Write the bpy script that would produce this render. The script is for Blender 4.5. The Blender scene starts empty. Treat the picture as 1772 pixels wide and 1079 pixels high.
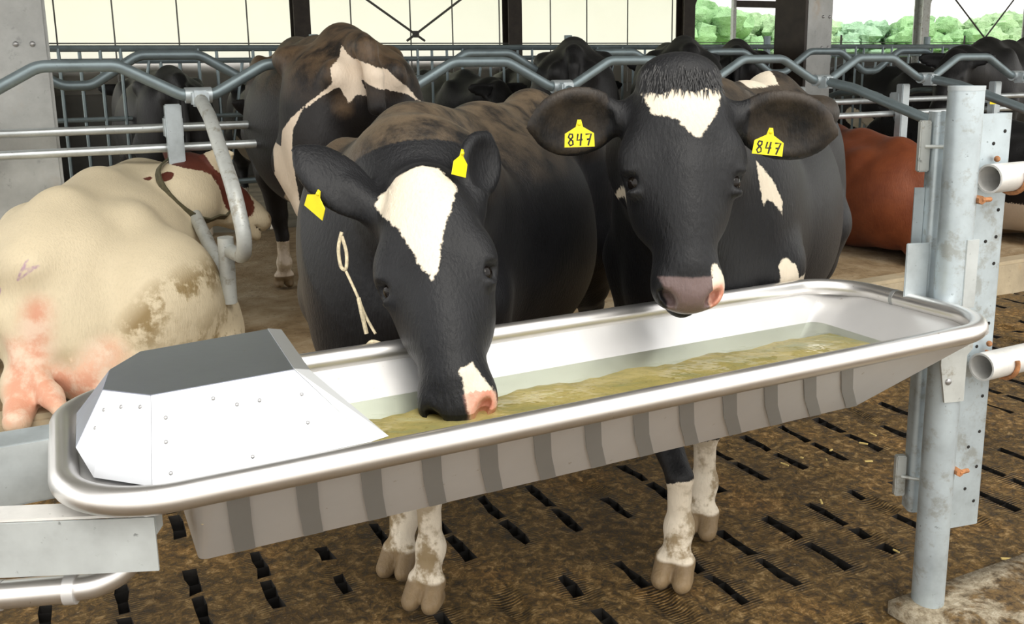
import bpy, bmesh, math, random
import numpy as np
from mathutils import Vector, Matrix, Euler

random.seed(7)
RNG = np.random.default_rng(7)
scene = bpy.context.scene
COL = scene.collection

# ------------------------------------------------------------------ camera, world, light, exposure
cam_d = bpy.data.cameras.new('camera')
cam = bpy.data.objects.new('camera', cam_d)
COL.objects.link(cam)
scene.camera = cam
H = 1.42
PITCH, ROLL, FPX = 0.191, -0.017, 1578.4
cam.location = (0, 0, H)
cam.matrix_world = (Matrix.Translation((0, 0, H)) @ Matrix.Rotation(math.pi / 2 - PITCH, 4, 'X')
                    @ Matrix.Rotation(ROLL, 4, 'Z'))
cam_d.sensor_width = 36.0
cam_d.lens = FPX / 1772 * 36.0
cam_d.shift_y = -(539.5 - 434.33) / 1772
cam_d.clip_end = 500

world = bpy.data.worlds.new('overcast_sky')
scene.world = world
world.use_nodes = True
wn = world.node_tree.nodes
wn['Background'].inputs[0].default_value = (1.0, 0.985, 0.955, 1)
wn['Background'].inputs[1].default_value = 1.6

sun_d = bpy.data.lights.new('hazy_sun', 'SUN')
sun = bpy.data.objects.new('hazy_sun', sun_d)
COL.objects.link(sun)
sun_d.energy = 1.5
sun_d.angle = math.radians(35)
sun_d.color = (1.0, 0.95, 0.86)
sun.rotation_euler = Vector((-0.35, 0.75, -0.95)).to_track_quat('-Z', 'Y').to_euler()

vs = scene.view_settings
vs.view_transform = 'Standard'
vs.look = 'None'
vs.exposure = 0.27
vs.gamma = 1.0
vs.use_curve_mapping = False

# ------------------------------------------------------------------ frames
AX = 0.458
DV = Vector((math.cos(AX), math.sin(AX), 0))      # along the barn and the trough
NV = Vector((-math.sin(AX), math.cos(AX), 0))     # across the barn, away from the trough
C0 = Vector((0.1405, 1.8055, 0))


def T(a, b, z=0.0):
    return C0 + DV * a + NV * b + Vector((0, 0, z))


def V3(*p):
    return Vector(p)


# ------------------------------------------------------------------ materials
def new_mat(name):
    m = bpy.data.materials.new(name)
    m.use_nodes = True
    nt = m.node_tree
    b = nt.nodes['Principled BSDF']
    return m, nt, b


def nd(nt, typ, **kw):
    n = nt.nodes.new(typ)
    for k, v in kw.items():
        if k.startswith('i_'):
            key = k[2:]
            key = int(key) if key.isdigit() else key.replace('_', ' ')
            n.inputs[key].default_value = v
        else:
            setattr(n, k, v)
    return n


def lk(nt, a, b):
    nt.links.new(a, b)


def noise(nt, scale, detail=4, rough=0.6, coord=None, dist=0.0):
    n = nd(nt, 'ShaderNodeTexNoise')
    n.inputs['Scale'].default_value = scale
    n.inputs['Detail'].default_value = detail
    n.inputs['Roughness'].default_value = rough
    n.inputs['Distortion'].default_value = dist
    if coord is not None:
        lk(nt, coord, n.inputs['Vector'])
    return n


def coords(nt, scale=(1, 1, 1), rot=(0, 0, 0), which='Object'):
    tc = nd(nt, 'ShaderNodeTexCoord')
    mp = nd(nt, 'ShaderNodeMapping')
    mp.inputs['Scale'].default_value = scale
    mp.inputs['Rotation'].default_value = rot
    lk(nt, tc.outputs[which], mp.inputs['Vector'])
    return mp.outputs['Vector']


def ramp(nt, fac, stops):
    r = nd(nt, 'ShaderNodeValToRGB')
    el = r.color_ramp.elements
    while len(el) < len(stops):
        el.new(0.5)
    for e, (p, c) in zip(el, stops):
        e.position = p
        e.color = (*c, 1) if len(c) == 3 else c
    lk(nt, fac, r.inputs['Fac'])
    return r.outputs['Color']


def mix(nt, fac, c1, c2):
    m = nd(nt, 'ShaderNodeMix', data_type='RGBA')
    for sock, v in ((m.inputs['Factor'], fac), (m.inputs[6], c1), (m.inputs[7], c2)):
        if hasattr(v, 'links'):
            lk(nt, v, sock)
        elif isinstance(v, (int, float)):
            sock.default_value = v
        else:
            sock.default_value = (*v, 1) if len(v) == 3 else v
    return m.outputs[2]


def mth(nt, op, a, b=0.0, c=0.0, clamp=False):
    m = nd(nt, 'ShaderNodeMath', operation=op, use_clamp=clamp)
    for i, v in enumerate((a, b, c)):
        if hasattr(v, 'links'):
            lk(nt, v, m.inputs[i])
        else:
            m.inputs[i].default_value = v
    return m.outputs[0]


def step(nt, val, lo, hi):
    m = nd(nt, 'ShaderNodeMapRange', interpolation_type='SMOOTHSTEP')
    lk(nt, val, m.inputs['Value'])
    m.inputs['From Min'].default_value = lo
    m.inputs['From Max'].default_value = hi
    return m.outputs['Result']


def bump(nt, h, strength, dist, bsdf):
    b = nd(nt, 'ShaderNodeBump')
    b.inputs['Strength'].default_value = strength
    b.inputs['Distance'].default_value = dist
    lk(nt, h, b.inputs['Height'])
    lk(nt, b.outputs['Normal'], bsdf.inputs['Normal'])
    return b


def simple(name, col, rough=0.5, metal=0.0, var=0.0, scale=12.0, bmp=0.0):
    m, nt, b = new_mat(name)
    b.inputs['Roughness'].default_value = rough
    b.inputs['Metallic'].default_value = metal
    if var > 0 or bmp > 0:
        n = noise(nt, scale, 5, 0.6, coords(nt))
        lo = tuple(max(0, c * (1 - var)) for c in col)
        hi = tuple(min(1, c * (1 + var)) for c in col)
        lk(nt, ramp(nt, n.outputs['Fac'], [(0.3, lo), (0.7, hi)]), b.inputs['Base Color'])
        if bmp > 0:
            bump(nt, n.outputs['Fac'], bmp, 0.01, b)
    else:
        b.inputs['Base Color'].default_value = (*col, 1)
    return m


def galvanized(name, col=(0.60, 0.66, 0.69), dirt=0.25, rough=0.42, metal=0.55, rust=0.0):
    m, nt, b = new_mat(name)
    co = coords(nt)
    n1 = noise(nt, 9, 5, 0.65, co)
    n2 = noise(nt, 60, 4, 0.6, co)
    c = ramp(nt, n1.outputs['Fac'], [(0.3, tuple(x * 0.82 for x in col)), (0.5, col), (0.72, tuple(min(1, x * 1.13) for x in col))])
    c = mix(nt, step(nt, n2.outputs['Fac'], 0.66, 0.74), c, tuple(x * 0.5 for x in col)) if dirt > 0 else c
    if dirt > 0.3:
        n3 = noise(nt, 16, 6, 0.7, co)
        c = mix(nt, mth(nt, 'MULTIPLY', step(nt, n3.outputs['Fac'], 0.52, 0.66), dirt), c, (0.20, 0.16, 0.09))
    if rust > 0:
        n4 = noise(nt, 7, 6, 0.7, co)
        c = mix(nt, mth(nt, 'MULTIPLY', step(nt, n4.outputs['Fac'], 0.58, 0.7), rust), c, (0.35, 0.16, 0.06))
    lk(nt, c, b.inputs['Base Color'])
    b.inputs['Metallic'].default_value = metal
    lk(nt, mth(nt, 'MULTIPLY_ADD', n1.outputs['Fac'], 0.25, rough - 0.12), b.inputs['Roughness'])
    return m


def stainless(name, col=(0.80, 0.79, 0.78), rough=0.28, spots=True, scale=(1, 1, 1)):
    m, nt, b = new_mat(name)
    co = coords(nt, scale)
    n1 = noise(nt, 14, 4, 0.6, co)
    n2 = noise(nt, 3, 4, 0.6, coords(nt))
    c = ramp(nt, n2.outputs['Fac'], [(0.3, tuple(x * 0.88 for x in col)), (0.7, col)])
    if spots:
        n3 = noise(nt, 45, 5, 0.7, coords(nt))
        c = mix(nt, mth(nt, 'MULTIPLY', step(nt, n3.outputs['Fac'], 0.66, 0.72), 0.5), c, (0.30, 0.22, 0.13))
    lk(nt, c, b.inputs['Base Color'])
    b.inputs['Metallic'].default_value = 1.0
    lk(nt, mth(nt, 'MULTIPLY_ADD', n1.outputs['Fac'], 0.18, rough - 0.09), b.inputs['Roughness'])
    return m


# ------------------------------------------------------------------ mesh helpers
ROOT = {}


def link(o, parent=None):
    COL.objects.link(o)
    if parent is not None:
        o.parent = parent
    return o


def thing(name, loc, label, cat, group=None, kind=None):
    o = bpy.data.objects.new(name, None)
    o.empty_display_size = 0.1
    o.location = loc
    link(o)
    o['label'] = label
    o['category'] = cat
    if group:
        o['group'] = group
    if kind:
        o['kind'] = kind
    ROOT[o.name] = Vector(loc)
    return o


def tag(o, label, cat, group=None, kind=None):
    o['label'] = label
    o['category'] = cat
    if group:
        o['group'] = group
    if kind:
        o['kind'] = kind
    return o


class MB:
    """collects pieces (world coordinates) that become ONE mesh object"""

    def __init__(self):
        self.v, self.f = [], []

    def add(self, vs_, fs_):
        o = len(self.v)
        self.v += [Vector(p) for p in vs_]
        self.f += [tuple(i + o for i in f) for f in fs_]
        return self

    def box(self, c, size, ax=None, bev=0.0):
        """c centre, size full sizes along ax[0..2]"""
        X, Y, Z = ax or (DV, NV, V3(0, 0, 1))
        hx, hy, hz = [s / 2 for s in size]
        c = Vector(c)
        if bev <= 0:
            P = [c + X * (sx * hx) + Y * (sy * hy) + Z * (sz * hz) for sx, sy, sz in
                 ((-1, -1, -1), (1, -1, -1), (1, 1, -1), (-1, 1, -1), (-1, -1, 1), (1, -1, 1), (1, 1, 1), (-1, 1, 1))]
            return self.add(P, [(0, 3, 2, 1), (4, 5, 6, 7), (0, 1, 5, 4), (1, 2, 6, 5), (2, 3, 7, 6), (3, 0, 4, 7)])
        bm = bmesh.new()
        bmesh.ops.create_cube(bm, size=1)
        for v in bm.verts:
            v.co = Vector((v.co.x * size[0], v.co.y * size[1], v.co.z * size[2]))
        bmesh.ops.bevel(bm, geom=bm.edges[:], offset=bev, segments=2, affect='EDGES')
        bm.verts.index_update()
        P = [c + X * v.co.x + Y * v.co.y + Z * v.co.z for v in bm.verts]
        Fs = [tuple(v.index for v in f.verts) for f in bm.faces]
        bm.free()
        return self.add(P, Fs)

    def tube(self, path, r, closed=False, seg=12, caps=True):
        path = [Vector(p) for p in path]
        n = len(path)
        rr = r if hasattr(r, '__len__') else [r] * n
        tang = []
        for i in range(n):
            if closed:
                t = path[(i + 1) % n] - path[i - 1]
            else:
                t = path[min(i + 1, n - 1)] - path[max(i - 1, 0)]
            tang.append(t.normalized())
        up = V3(0, 0, 1) if abs(tang[0].z) < 0.9 else V3(1, 0, 0)
        u = (up - tang[0] * up.dot(tang[0])).normalized()
        P = []
        for i in range(n):
            u = (u - tang[i] * u.dot(tang[i])).normalized()
            w = tang[i].cross(u)
            for k in range(seg):
                a = 2 * math.pi * k / seg
                P.append(path[i] + (u * math.cos(a) + w * math.sin(a)) * rr[i])
        Fs = []
        m = n if closed else n - 1
        for i in range(m):
            j = (i + 1) % n
            for k in range(seg):
                k2 = (k + 1) % seg
                Fs.append((i * seg + k, i * seg + k2, j * seg + k2, j * seg + k))
        if caps and not closed:
            Fs.append(tuple(range(seg))[::-1])
            Fs.append(tuple((n - 1) * seg + k for k in range(seg)))
        return self.add(P, Fs)

    def pipe(self, p0, p1, r, wall=0.004, seg=20):
        """open ended hollow pipe"""
        p0, p1 = Vector(p0), Vector(p1)
        t = (p1 - p0).normalized()
        up = V3(0, 0, 1) if abs(t.z) < 0.9 else V3(1, 0, 0)
        u = (up - t * up.dot(t)).normalized()
        w = t.cross(u)
        P = []
        for q, rad in ((p0, r), (p1, r), (p1, r - wall), (p0, r - wall)):
            for k in range(seg):
                a = 2 * math.pi * k / seg
                P.append(q + (u * math.cos(a) + w * math.sin(a)) * rad)
        Fs = []
        for ring in range(4):
            nx_ = (ring + 1) % 4
            for k in range(seg):
                k2 = (k + 1) % seg
                Fs.append((ring * seg + k, ring * seg + k2, nx_ * seg + k2, nx_ * seg + k))
        return self.add(P, Fs)

    def prism(self, poly, dvec):
        """poly: 3D outline, extruded by dvec"""
        poly = [Vector(p) for p in poly]
        n = len(poly)
        P = poly + [p + Vector(dvec) for p in poly]
        Fs = [tuple(range(n))[::-1], tuple(range(n, 2 * n))]
        for i in range(n):
            j = (i + 1) % n
            Fs.append((i, j, n + j, n + i))
        return self.add(P, Fs)

    def sheet(self, quad, thick):
        """a plate: polygon with thickness along its normal"""
        q = [Vector(p) for p in quad]
        nrm = (q[1] - q[0]).cross(q[2] - q[0]).normalized()
        return self.prism([p - nrm * thick / 2 for p in q], nrm * thick)

    def ball(self, c, r, ax=None, seg=12, rings=8):
        X, Y, Z = ax or (V3(1, 0, 0), V3(0, 1, 0), V3(0, 0, 1))
        rx, ry, rz = r if hasattr(r, '__len__') else (r, r, r)
        c = Vector(c)
        P = [c + Z * rz]
        for i in range(1, rings):
            th = math.pi * i / rings
            for k in range(seg):
                a = 2 * math.pi * k / seg
                P.append(c + X * (rx * math.sin(th) * math.cos(a)) + Y * (ry * math.sin(th) * math.sin(a)) + Z * (rz * math.cos(th)))
        P.append(c - Z * rz)
        Fs = [(0, 1 + k, 1 + (k + 1) % seg) for k in range(seg)]
        for i in range(rings - 2):
            for k in range(seg):
                k2 = (k + 1) % seg
                Fs.append((1 + i * seg + k, 1 + (i + 1) * seg + k, 1 + (i + 1) * seg + k2, 1 + i * seg + k2))
        e = len(P) - 1
        b0 = 1 + (rings - 2) * seg
        Fs += [(b0 + (k + 1) % seg, b0 + k, e) for k in range(seg)]
        return self.add(P, Fs)

    def build(self, name, mat, parent=None, smooth=None, loc=None):
        me = bpy.data.meshes.new(name)
        if parent is not None:
            root = parent
            while root.parent is not None:
                root = root.parent
            off = ROOT.get(root.name, Vector(root.location))
        elif loc is not None:
            off = Vector(loc)
        else:
            mn = Vector((min(p.x for p in self.v), min(p.y for p in self.v), min(p.z for p in self.v)))
            mx = Vector((max(p.x for p in self.v), max(p.y for p in self.v), max(p.z for p in self.v)))
            off = Vector(((mn.x + mx.x) / 2, (mn.y + mx.y) / 2, mn.z))
        me.from_pydata([tuple(p - off) for p in self.v], [], self.f)
        bm = bmesh.new()
        bm.from_mesh(me)
        bmesh.ops.recalc_face_normals(bm, faces=bm.faces[:])
        bm.to_mesh(me)
        bm.free()
        if mat:
            me.materials.append(mat)
        o = bpy.data.objects.new(name, me)
        link(o, parent)
        if parent is None:
            o.location = off
            ROOT[o.name] = off
        if smooth is None or smooth is True:
            me.shade_smooth()
            ang = math.radians(40)
            try:
                me.set_sharp_from_angle(angle=ang)
            except Exception:
                pass
        return o


def fillet(pts, r, n=7, closed=False):
    pts = [Vector(p) for p in pts]
    out = []
    N = len(pts)
    rr = r if hasattr(r, '__len__') else [r] * N
    for i in range(N):
        if not closed and i in (0, N - 1):
            out.append(pts[i])
            continue
        p, a, b = pts[i], pts[i - 1], pts[(i + 1) % N]
        da, db = (a - p), (b - p)
        la, lb = da.length, db.length
        da.normalize()
        db.normalize()
        ang = math.acos(max(-1, min(1, da.dot(db))))
        if ang > 3.1:
            out.append(p)
            continue
        d = min(rr[i] / math.tan(ang / 2), la * 0.49, lb * 0.49)
        R = d * math.tan(ang / 2)
        bis = (da + db).normalized()
        c = p + bis * (R / math.sin(ang / 2))
        s = p + da * d - c
        e = p + db * d - c
        for k in range(n + 1):
            t = k / n
            # slerp
            om = math.pi - ang
            q = (s * math.sin((1 - t) * om) + e * math.sin(t * om)) / math.sin(om)
            out.append(c + q)
    return out


def smooth_path(pts, n=8):
    """Catmull-Rom through the points"""
    pts = [Vector(p) for p in pts]
    out = []
    for i in range(len(pts) - 1):
        p0, p1, p2, p3 = pts[max(i - 1, 0)], pts[i], pts[i + 1], pts[min(i + 2, len(pts) - 1)]
        for k in range(n):
            t = k / n
            out.append(0.5 * ((2 * p1) + (p2 - p0) * t + (2 * p0 - 5 * p1 + 4 * p2 - p3) * t * t + (3 * p1 - p0 - 3 * p2 + p3) * t ** 3))
    out.append(pts[-1])
    return out


def copy_tree(o, parent=None):
    c = o.copy()
    COL.objects.link(c)
    if parent is not None:
        c.parent = parent
    for ch in o.children:
        copy_tree(ch, c)
    return c

# ------------------------------------------------------------------ shared materials
def brown_floor_mat():
    m, nt, b = new_mat('manure_covered_concrete')
    co = coords(nt)
    n1 = noise(nt, 2.2, 6, 0.65, co)
    n2 = noise(nt, 30, 9, 0.8, co, 0.4)
    n3 = noise(nt, 90, 4, 0.7, co)
    base = ramp(nt, n2.outputs['Fac'], [(0.38, (0.026, 0.016, 0.006)), (0.47, (0.115, 0.068, 0.018)),
                                        (0.54, (0.235, 0.140, 0.040)), (0.63, (0.50, 0.35, 0.17))])
    wide = ramp(nt, n1.outputs['Fac'], [(0.32, (0.55, 0.52, 0.46)), (0.5, (1.0, 0.98, 0.92)), (0.7, (1.6, 1.42, 1.25))])
    mm = nd(nt, 'ShaderNodeMix', data_type='RGBA', blend_type='MULTIPLY')
    mm.inputs['Factor'].default_value = 1
    lk(nt, base, mm.inputs[6])
    lk(nt, wide, mm.inputs[7])
    col = mm.outputs[2]
    col = mix(nt, step(nt, n3.outputs['Fac'], 0.62, 0.72), col, (0.46, 0.34, 0.19))
    at = nd(nt, 'ShaderNodeAttribute', attribute_name='groove')
    sp = nd(nt, 'ShaderNodeSeparateXYZ')
    lk(nt, coords(nt), sp.inputs[0])
    wv = mth(nt, 'SINE', mth(nt, 'MULTIPLY', mth(nt, 'ADD', sp.outputs['Y'], mth(nt, 'MULTIPLY', n1.outputs['Fac'], 0.01)), 2 * math.pi / 0.0105))
    msk = mth(nt, 'MULTIPLY', mth(nt, 'POWER', at.outputs['Fac'], 3.0), step(nt, noise(nt, 5, 4, 0.6, co).outputs['Fac'], 0.40, 0.55))
    gr = mth(nt, 'MULTIPLY', wv, msk)
    col = mix(nt, mth(nt, 'MULTIPLY', step(nt, gr, 0.1, 0.7), 0.75), col, (0.024, 0.019, 0.014))
    lk(nt, col, b.inputs['Base Color'])
    lk(nt, ramp(nt, n2.outputs['Fac'], [(0.3, (0.22,) * 3), (0.65, (0.7,) * 3)]), b.inputs['Roughness'])
    b.inputs['Specular IOR Level'].default_value = 0.35
    h = mth(nt, 'ADD', mth(nt, 'ADD', n2.outputs['Fac'], mth(nt, 'MULTIPLY', n3.outputs['Fac'], 0.35)), mth(nt, 'MULTIPLY', gr, -0.22))
    bump(nt, h, 1.0, 0.020, b)
    return m


def bed_mat():
    m, nt, b = new_mat('sand_bedding')
    co = coords(nt)
    n1 = noise(nt, 3.0, 6, 0.65, co)
    n2 = noise(nt, 30, 6, 0.7, co)
    c = ramp(nt, n1.outputs['Fac'], [(0.30, (0.16, 0.10, 0.045)), (0.46, (0.32, 0.225, 0.12)), (0.62, (0.46, 0.36, 0.23)), (0.75, (0.55, 0.46, 0.32))])
    c = mix(nt, mth(nt, 'MULTIPLY', step(nt, n2.outputs['Fac'], 0.55, 0.7), 0.6), c, (0.10, 0.065, 0.03))
    lk(nt, c, b.inputs['Base Color'])
    b.inputs['Roughness'].default_value = 0.9
    bump(nt, n2.outputs['Fac'], 0.8, 0.02, b)
    return m


def concrete(name, col=(0.42, 0.43, 0.42), rust=0.4):
    m, nt, b = new_mat(name)
    co = coords(nt)
    n1 = noise(nt, 2.5, 6, 0.65, co)
    n2 = noise(nt, 18, 6, 0.7, co)
    c = ramp(nt, n1.outputs['Fac'], [(0.3, tuple(x * 0.72 for x in col)), (0.5, col), (0.7, tuple(min(1, x * 1.25) for x in col))])
    c = mix(nt, mth(nt, 'MULTIPLY', step(nt, n2.outputs['Fac'], 0.58, 0.7), 0.5), c, tuple(x * 0.45 for x in col))
    n3 = noise(nt, 4.3, 4, 0.6, coords(nt, (1, 1, 0.6)))
    c = mix(nt, mth(nt, 'MULTIPLY', step(nt, n3.outputs['Fac'], 0.56, 0.7), rust), c, (0.42, 0.27, 0.13))
    lk(nt, c, b.inputs['Base Color'])
    b.inputs['Roughness'].default_value = 0.75
    bump(nt, n2.outputs['Fac'], 0.3, 0.01, b)
    return m


def pad_mat():
    m, nt, b = new_mat('stained_concrete')
    co = coords(nt)
    n1 = noise(nt, 5, 7, 0.7, co, 0.5)
    n2 = noise(nt, 40, 7, 0.75, co)
    c = ramp(nt, n2.outputs['Fac'], [(0.35, (0.20, 0.15, 0.085)), (0.5, (0.42, 0.35, 0.24)), (0.65, (0.60, 0.53, 0.40))])
    c = mix(nt, step(nt, n1.outputs['Fac'], 0.46, 0.56), c, ramp(nt, n2.outputs['Fac'], [(0.38, (0.04, 0.024, 0.009)), (0.6, (0.25, 0.15, 0.05))]))
    lk(nt, c, b.inputs['Base Color'])
    b.inputs['Roughness'].default_value = 0.8
    bump(nt, n2.outputs['Fac'], 0.9, 0.015, b)
    return m


M = {}
M['floor'] = brown_floor_mat()
M['bed'] = bed_mat()
M['concrete'] = concrete('grey_concrete')
M['pad'] = pad_mat()
M['kerb'] = concrete('kerb_concrete', (0.40, 0.33, 0.22), 0.6)
M['galv'] = galvanized('galvanized_steel', (0.50, 0.555, 0.58))
M['galv_post'] = galvanized('bright_galvanized_steel', (0.50, 0.575, 0.615), 0.4, 0.40, 0.5)
M['galv_dirty'] = galvanized('dirty_galvanized_steel', (0.50, 0.52, 0.50), 0.6, 0.5, 0.35)
M['galv_sheet'] = galvanized('flat_galvanized_sheet', (0.50, 0.535, 0.535), 0.1, 0.45, 0.35)
M['white_pipe'] = galvanized('pale_galvanized_pipe', (0.70, 0.69, 0.66), 0.15, 0.45, 0.2)
M['rail'] = galvanized('dull_galvanized_tube', (0.22, 0.275, 0.295), 0.2, 0.42, 0.5)
M['rail_bright'] = galvanized('shiny_galvanized_tube', (0.62, 0.66, 0.67), 0.1, 0.34, 0.7)
M['rust'] = simple('rusty_steel', (0.38, 0.17, 0.07), 0.7, 0.2, 0.5, 60)
M['stain'] = stainless('brushed_stainless', (0.74, 0.735, 0.73), rough=0.34)
M['stain'].node_tree.nodes['Principled BSDF'].inputs['Metallic'].default_value = 0.5
M['stain_tube'] = stainless('polished_stainless_tube', (0.83, 0.81, 0.79), 0.33)
M['stain_tube'].node_tree.nodes['Principled BSDF'].inputs['Metallic'].default_value = 0.93
M['hood'] = stainless('pale_hood_sheet', (0.66, 0.68, 0.71), 0.42, False)
M['hood'].node_tree.nodes['Principled BSDF'].inputs['Metallic'].default_value = 0.55
M['stain_band'] = stainless('dull_stainless_and_stripe', (0.42, 0.43, 0.43), 0.45, False)
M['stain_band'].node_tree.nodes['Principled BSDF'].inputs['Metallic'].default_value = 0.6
M['stain_top'] = stainless('scratched_stainless', (0.54, 0.58, 0.70), 0.36, True, (3, 18, 1))
M['dark_steel'] = simple('dark_painted_steel', (0.030, 0.022, 0.016), 0.6, 0.0, 0.4, 8)
M['dark_hole'] = simple('dark_slot_pit', (0.010, 0.008, 0.006), 0.8, 0.0, 0.3, 20)
M['cable'] = simple('grey_cable', (0.16, 0.16, 0.15), 0.6)
M['wire'] = simple('thin_dark_wire', (0.08, 0.075, 0.07), 0.6)
M['roof'] = simple('roof_sheeting', (0.22, 0.22, 0.21), 0.7, 0.0, 0.15, 3)
M['grass'] = simple('meadow_grass', (0.30, 0.36, 0.16), 0.9, 0.0, 0.3, 0.8)
M['yard'] = simple('yard_concrete', (0.46, 0.42, 0.36), 0.9, 0.0, 0.25, 1.5)
M['lowwall'] = simple('dark_low_wall', (0.07, 0.068, 0.06), 0.9, 0.0, 0.3, 2)
M['alley'] = simple('feed_alley_concrete', (0.20, 0.17, 0.13), 0.85, 0.0, 0.4, 4, 0.3)
M['yellow'] = simple('yellow_tag_plastic', (0.92, 0.76, 0.015), 0.35, 0.0, 0.05, 30)
M['ink'] = simple('black_marker_ink', (0.012, 0.012, 0.012), 0.6)
M['rope'] = simple('straw_coloured_rope', (0.58, 0.50, 0.34), 0.8, 0.0, 0.35, 120)
M['strap'] = simple('olive_webbing_strap', (0.085, 0.075, 0.040), 0.7, 0.0, 0.35, 60)
M['rivet'] = simple('rivet_steel', (0.42, 0.42, 0.42), 0.4, 0.8)
M['straw'] = simple('yellow_straw', (0.62, 0.47, 0.17), 0.7, 0.0, 0.3, 40)


# ------------------------------------------------------------------ slatted floor
def vnoise(x, y, s, seed=0):
    """cheap value noise"""
    r = np.random.default_rng(seed)
    tab = r.random((64, 64))
    X, Y = x / s, y / s
    i, j = np.floor(X).astype(int), np.floor(Y).astype(int)
    u, v = X - i, Y - j
    u, v = u * u * (3 - 2 * u), v * v * (3 - 2 * v)
    g = lambda p, q: tab[p % 64, q % 64]
    return (g(i, j) * (1 - u) + g(i + 1, j) * u) * (1 - v) + (g(i, j + 1) * (1 - u) + g(i + 1, j + 1) * u) * v


def build_floor():
    P, W, L = 0.19, 0.017, 0.165
    a_lines, hole_a, groove_a = [], [], []
    i0, i1 = int((-4.2 - 0.82) / P), int((7.6 - 0.82) / P)
    for i in range(i0, i1):
        c = 0.82 + P * i
        a_lines += [c - W, c + W, c + 0.05, c + 0.095, c + P - 0.05]
        hole_a += [1, 0, 0, 0, 0]
        groove_a += [1, 1, 0.75, 0, 0.75]
    b_lines, hole_b, gb = [], [], []
    for j in range(-5, 4):
        s = 0.19 + 0.56 * j
        b_lines += [s, s + 0.055, s + 0.11, s + L, s + 0.19, s + 0.245, s + 0.30, s + 0.19 + L, s + 0.42, s + 0.49]
        hole_b += [1, 1, 1, 0, 1, 1, 1, 0, 0, 0]
        gb += [1, 1, 1, 1, 1, 1, 1, 1, 0.3, 0.3]
    keep = [k for k, bb in enumerate(b_lines) if bb <= 2.12]
    b_lines = [b_lines[k] for k in keep]
    hole_b = [hole_b[k] for k in keep]
    gb = [gb[k] for k in keep]
    a_arr, b_arr = np.array(a_lines), np.array(b_lines)
    na, nb = len(a_arr), len(b_arr)
    AA, BB = np.meshgrid(a_arr, b_arr, indexing='ij')
    rs = np.random.default_rng(3)
    Z = 0.012 * (vnoise(AA + 50, BB + 50, 0.31, 1) - 0.5) + 0.008 * (vnoise(AA + 50, BB + 50, 0.09, 2) - 0.5)
    jx, jy = (rs.random(AA.shape) - 0.5) * 0.012, (rs.random(AA.shape) - 0.5) * 0.016
    verts = [(AA[i, j] + jx[i, j], BB[i, j] + jy[i, j], Z[i, j]) for i in range(na) for j in range(nb)]
    gro = [groove_a[i] * gb[j] for i in range(na) for j in range(nb)]
    faces, mats = [], []
    vid = lambda i, j: i * nb + j
    slot_fill = {}
    for i in range(na - 1):
        for j in range(nb - 1):
            q = (vid(i, j), vid(i + 1, j), vid(i + 1, j + 1), vid(i, j + 1))
            hole = hole_a[i] and hole_b[j]
            if hole:
                key = (i, j - (j % 10) + (0 if (j % 10) < 4 else 4))
                if key not in slot_fill:
                    slot_fill[key] = rs.random()
                if slot_fill[key] < 0.05 or (slot_fill[key] < 0.30 and rs.random() < 0.40):
                    hole = False           # slot clogged here
                    for t in q:
                        v = verts[t]
                        verts[t] = (v[0], v[1], v[2] - 0.006)
            if not hole:
                faces.append(q)
                mats.append(0)
            else:
                base = len(verts)
                for t in q:
                    v = verts[t]
                    verts.append((v[0], v[1], -0.14))
                    gro.append(0)
                faces.append((base, base + 1, base + 2, base + 3))
                mats.append(1)
                for k in range(4):
                    k2 = (k + 1) % 4
                    ii = (i, j)
                    nbr = {0: (i, j - 1), 1: (i + 1, j), 2: (i, j + 1), 3: (i - 1, j)}[k]
                    if 0 <= nbr[1] < nb and 0 <= nbr[0] < na and hole_a[nbr[0]] and hole_b[nbr[1]] and k in (0, 2):
                        pass
                    faces.append((q[k2], q[k], base + k, base + k2))
                    mats.append(1)
    me = bpy.data.meshes.new('floor')
    me.from_pydata(verts, [], faces)
    me.materials.append(M['floor'])
    me.materials.append(M['dark_hole'])
    me.polygons.foreach_set('material_index', mats)
    at = me.attributes.new('groove', 'FLOAT', 'POINT')
    at.data.foreach_set('value', gro)
    o = bpy.data.objects.new('floor', me)
    o.location = C0
    o.rotation_euler = (0, 0, AX)
    link(o)
    o['kind'] = 'structure'
    o['label'] = 'manure covered slatted concrete floor with short dark slots'
    return o


build_floor()


def slab(name, a0, a1, b0, b1, z0, z1, mat, label, sub=0.12, amp=0.03, kind='structure'):
    na, nb = max(2, int((a1 - a0) / sub)), max(2, int((b1 - b0) / sub))
    A_, B_ = np.meshgrid(np.linspace(a0, a1, na), np.linspace(b0, b1, nb), indexing='ij')
    Z_ = z1 + amp * (vnoise(A_ + 40, B_ + 40, 0.5, 5) - 0.5) * 2 + amp * 0.4 * (vnoise(A_ + 40, B_ + 40, 0.13, 6) - 0.5)
    v = np.stack([A_.ravel(), B_.ravel(), Z_.ravel()], 1).tolist()
    f = [(i * nb + j, (i + 1) * nb + j, (i + 1) * nb + j + 1, i * nb + j + 1) for i in range(na - 1) for j in range(nb - 1)]
    n = len(v)
    ring = [i * nb for i in range(na)] + [(na - 1) * nb + j for j in range(1, nb)] + [i * nb + nb - 1 for i in range(na - 2, -1, -1)] + [j for j in range(nb - 2, 0, -1)]
    for k in ring:
        v.append((v[k][0], v[k][1], z0))
    m = len(ring)
    for k in range(m):
        k2 = (k + 1) % m
        f.append((ring[k], n + k, n + k2, ring[k2]))
    f.append(tuple(n + k for k in range(m))[::-1])
    me = bpy.data.meshes.new(name)
    me.from_pydata(v, [], f)
    me.materials.append(mat)
    me.shade_smooth()
    o = bpy.data.objects.new(name, me)
    o.location = C0
    o.rotation_euler = (0, 0, AX)
    link(o)
    o['kind'] = kind
    o['label'] = label
    return o


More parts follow.
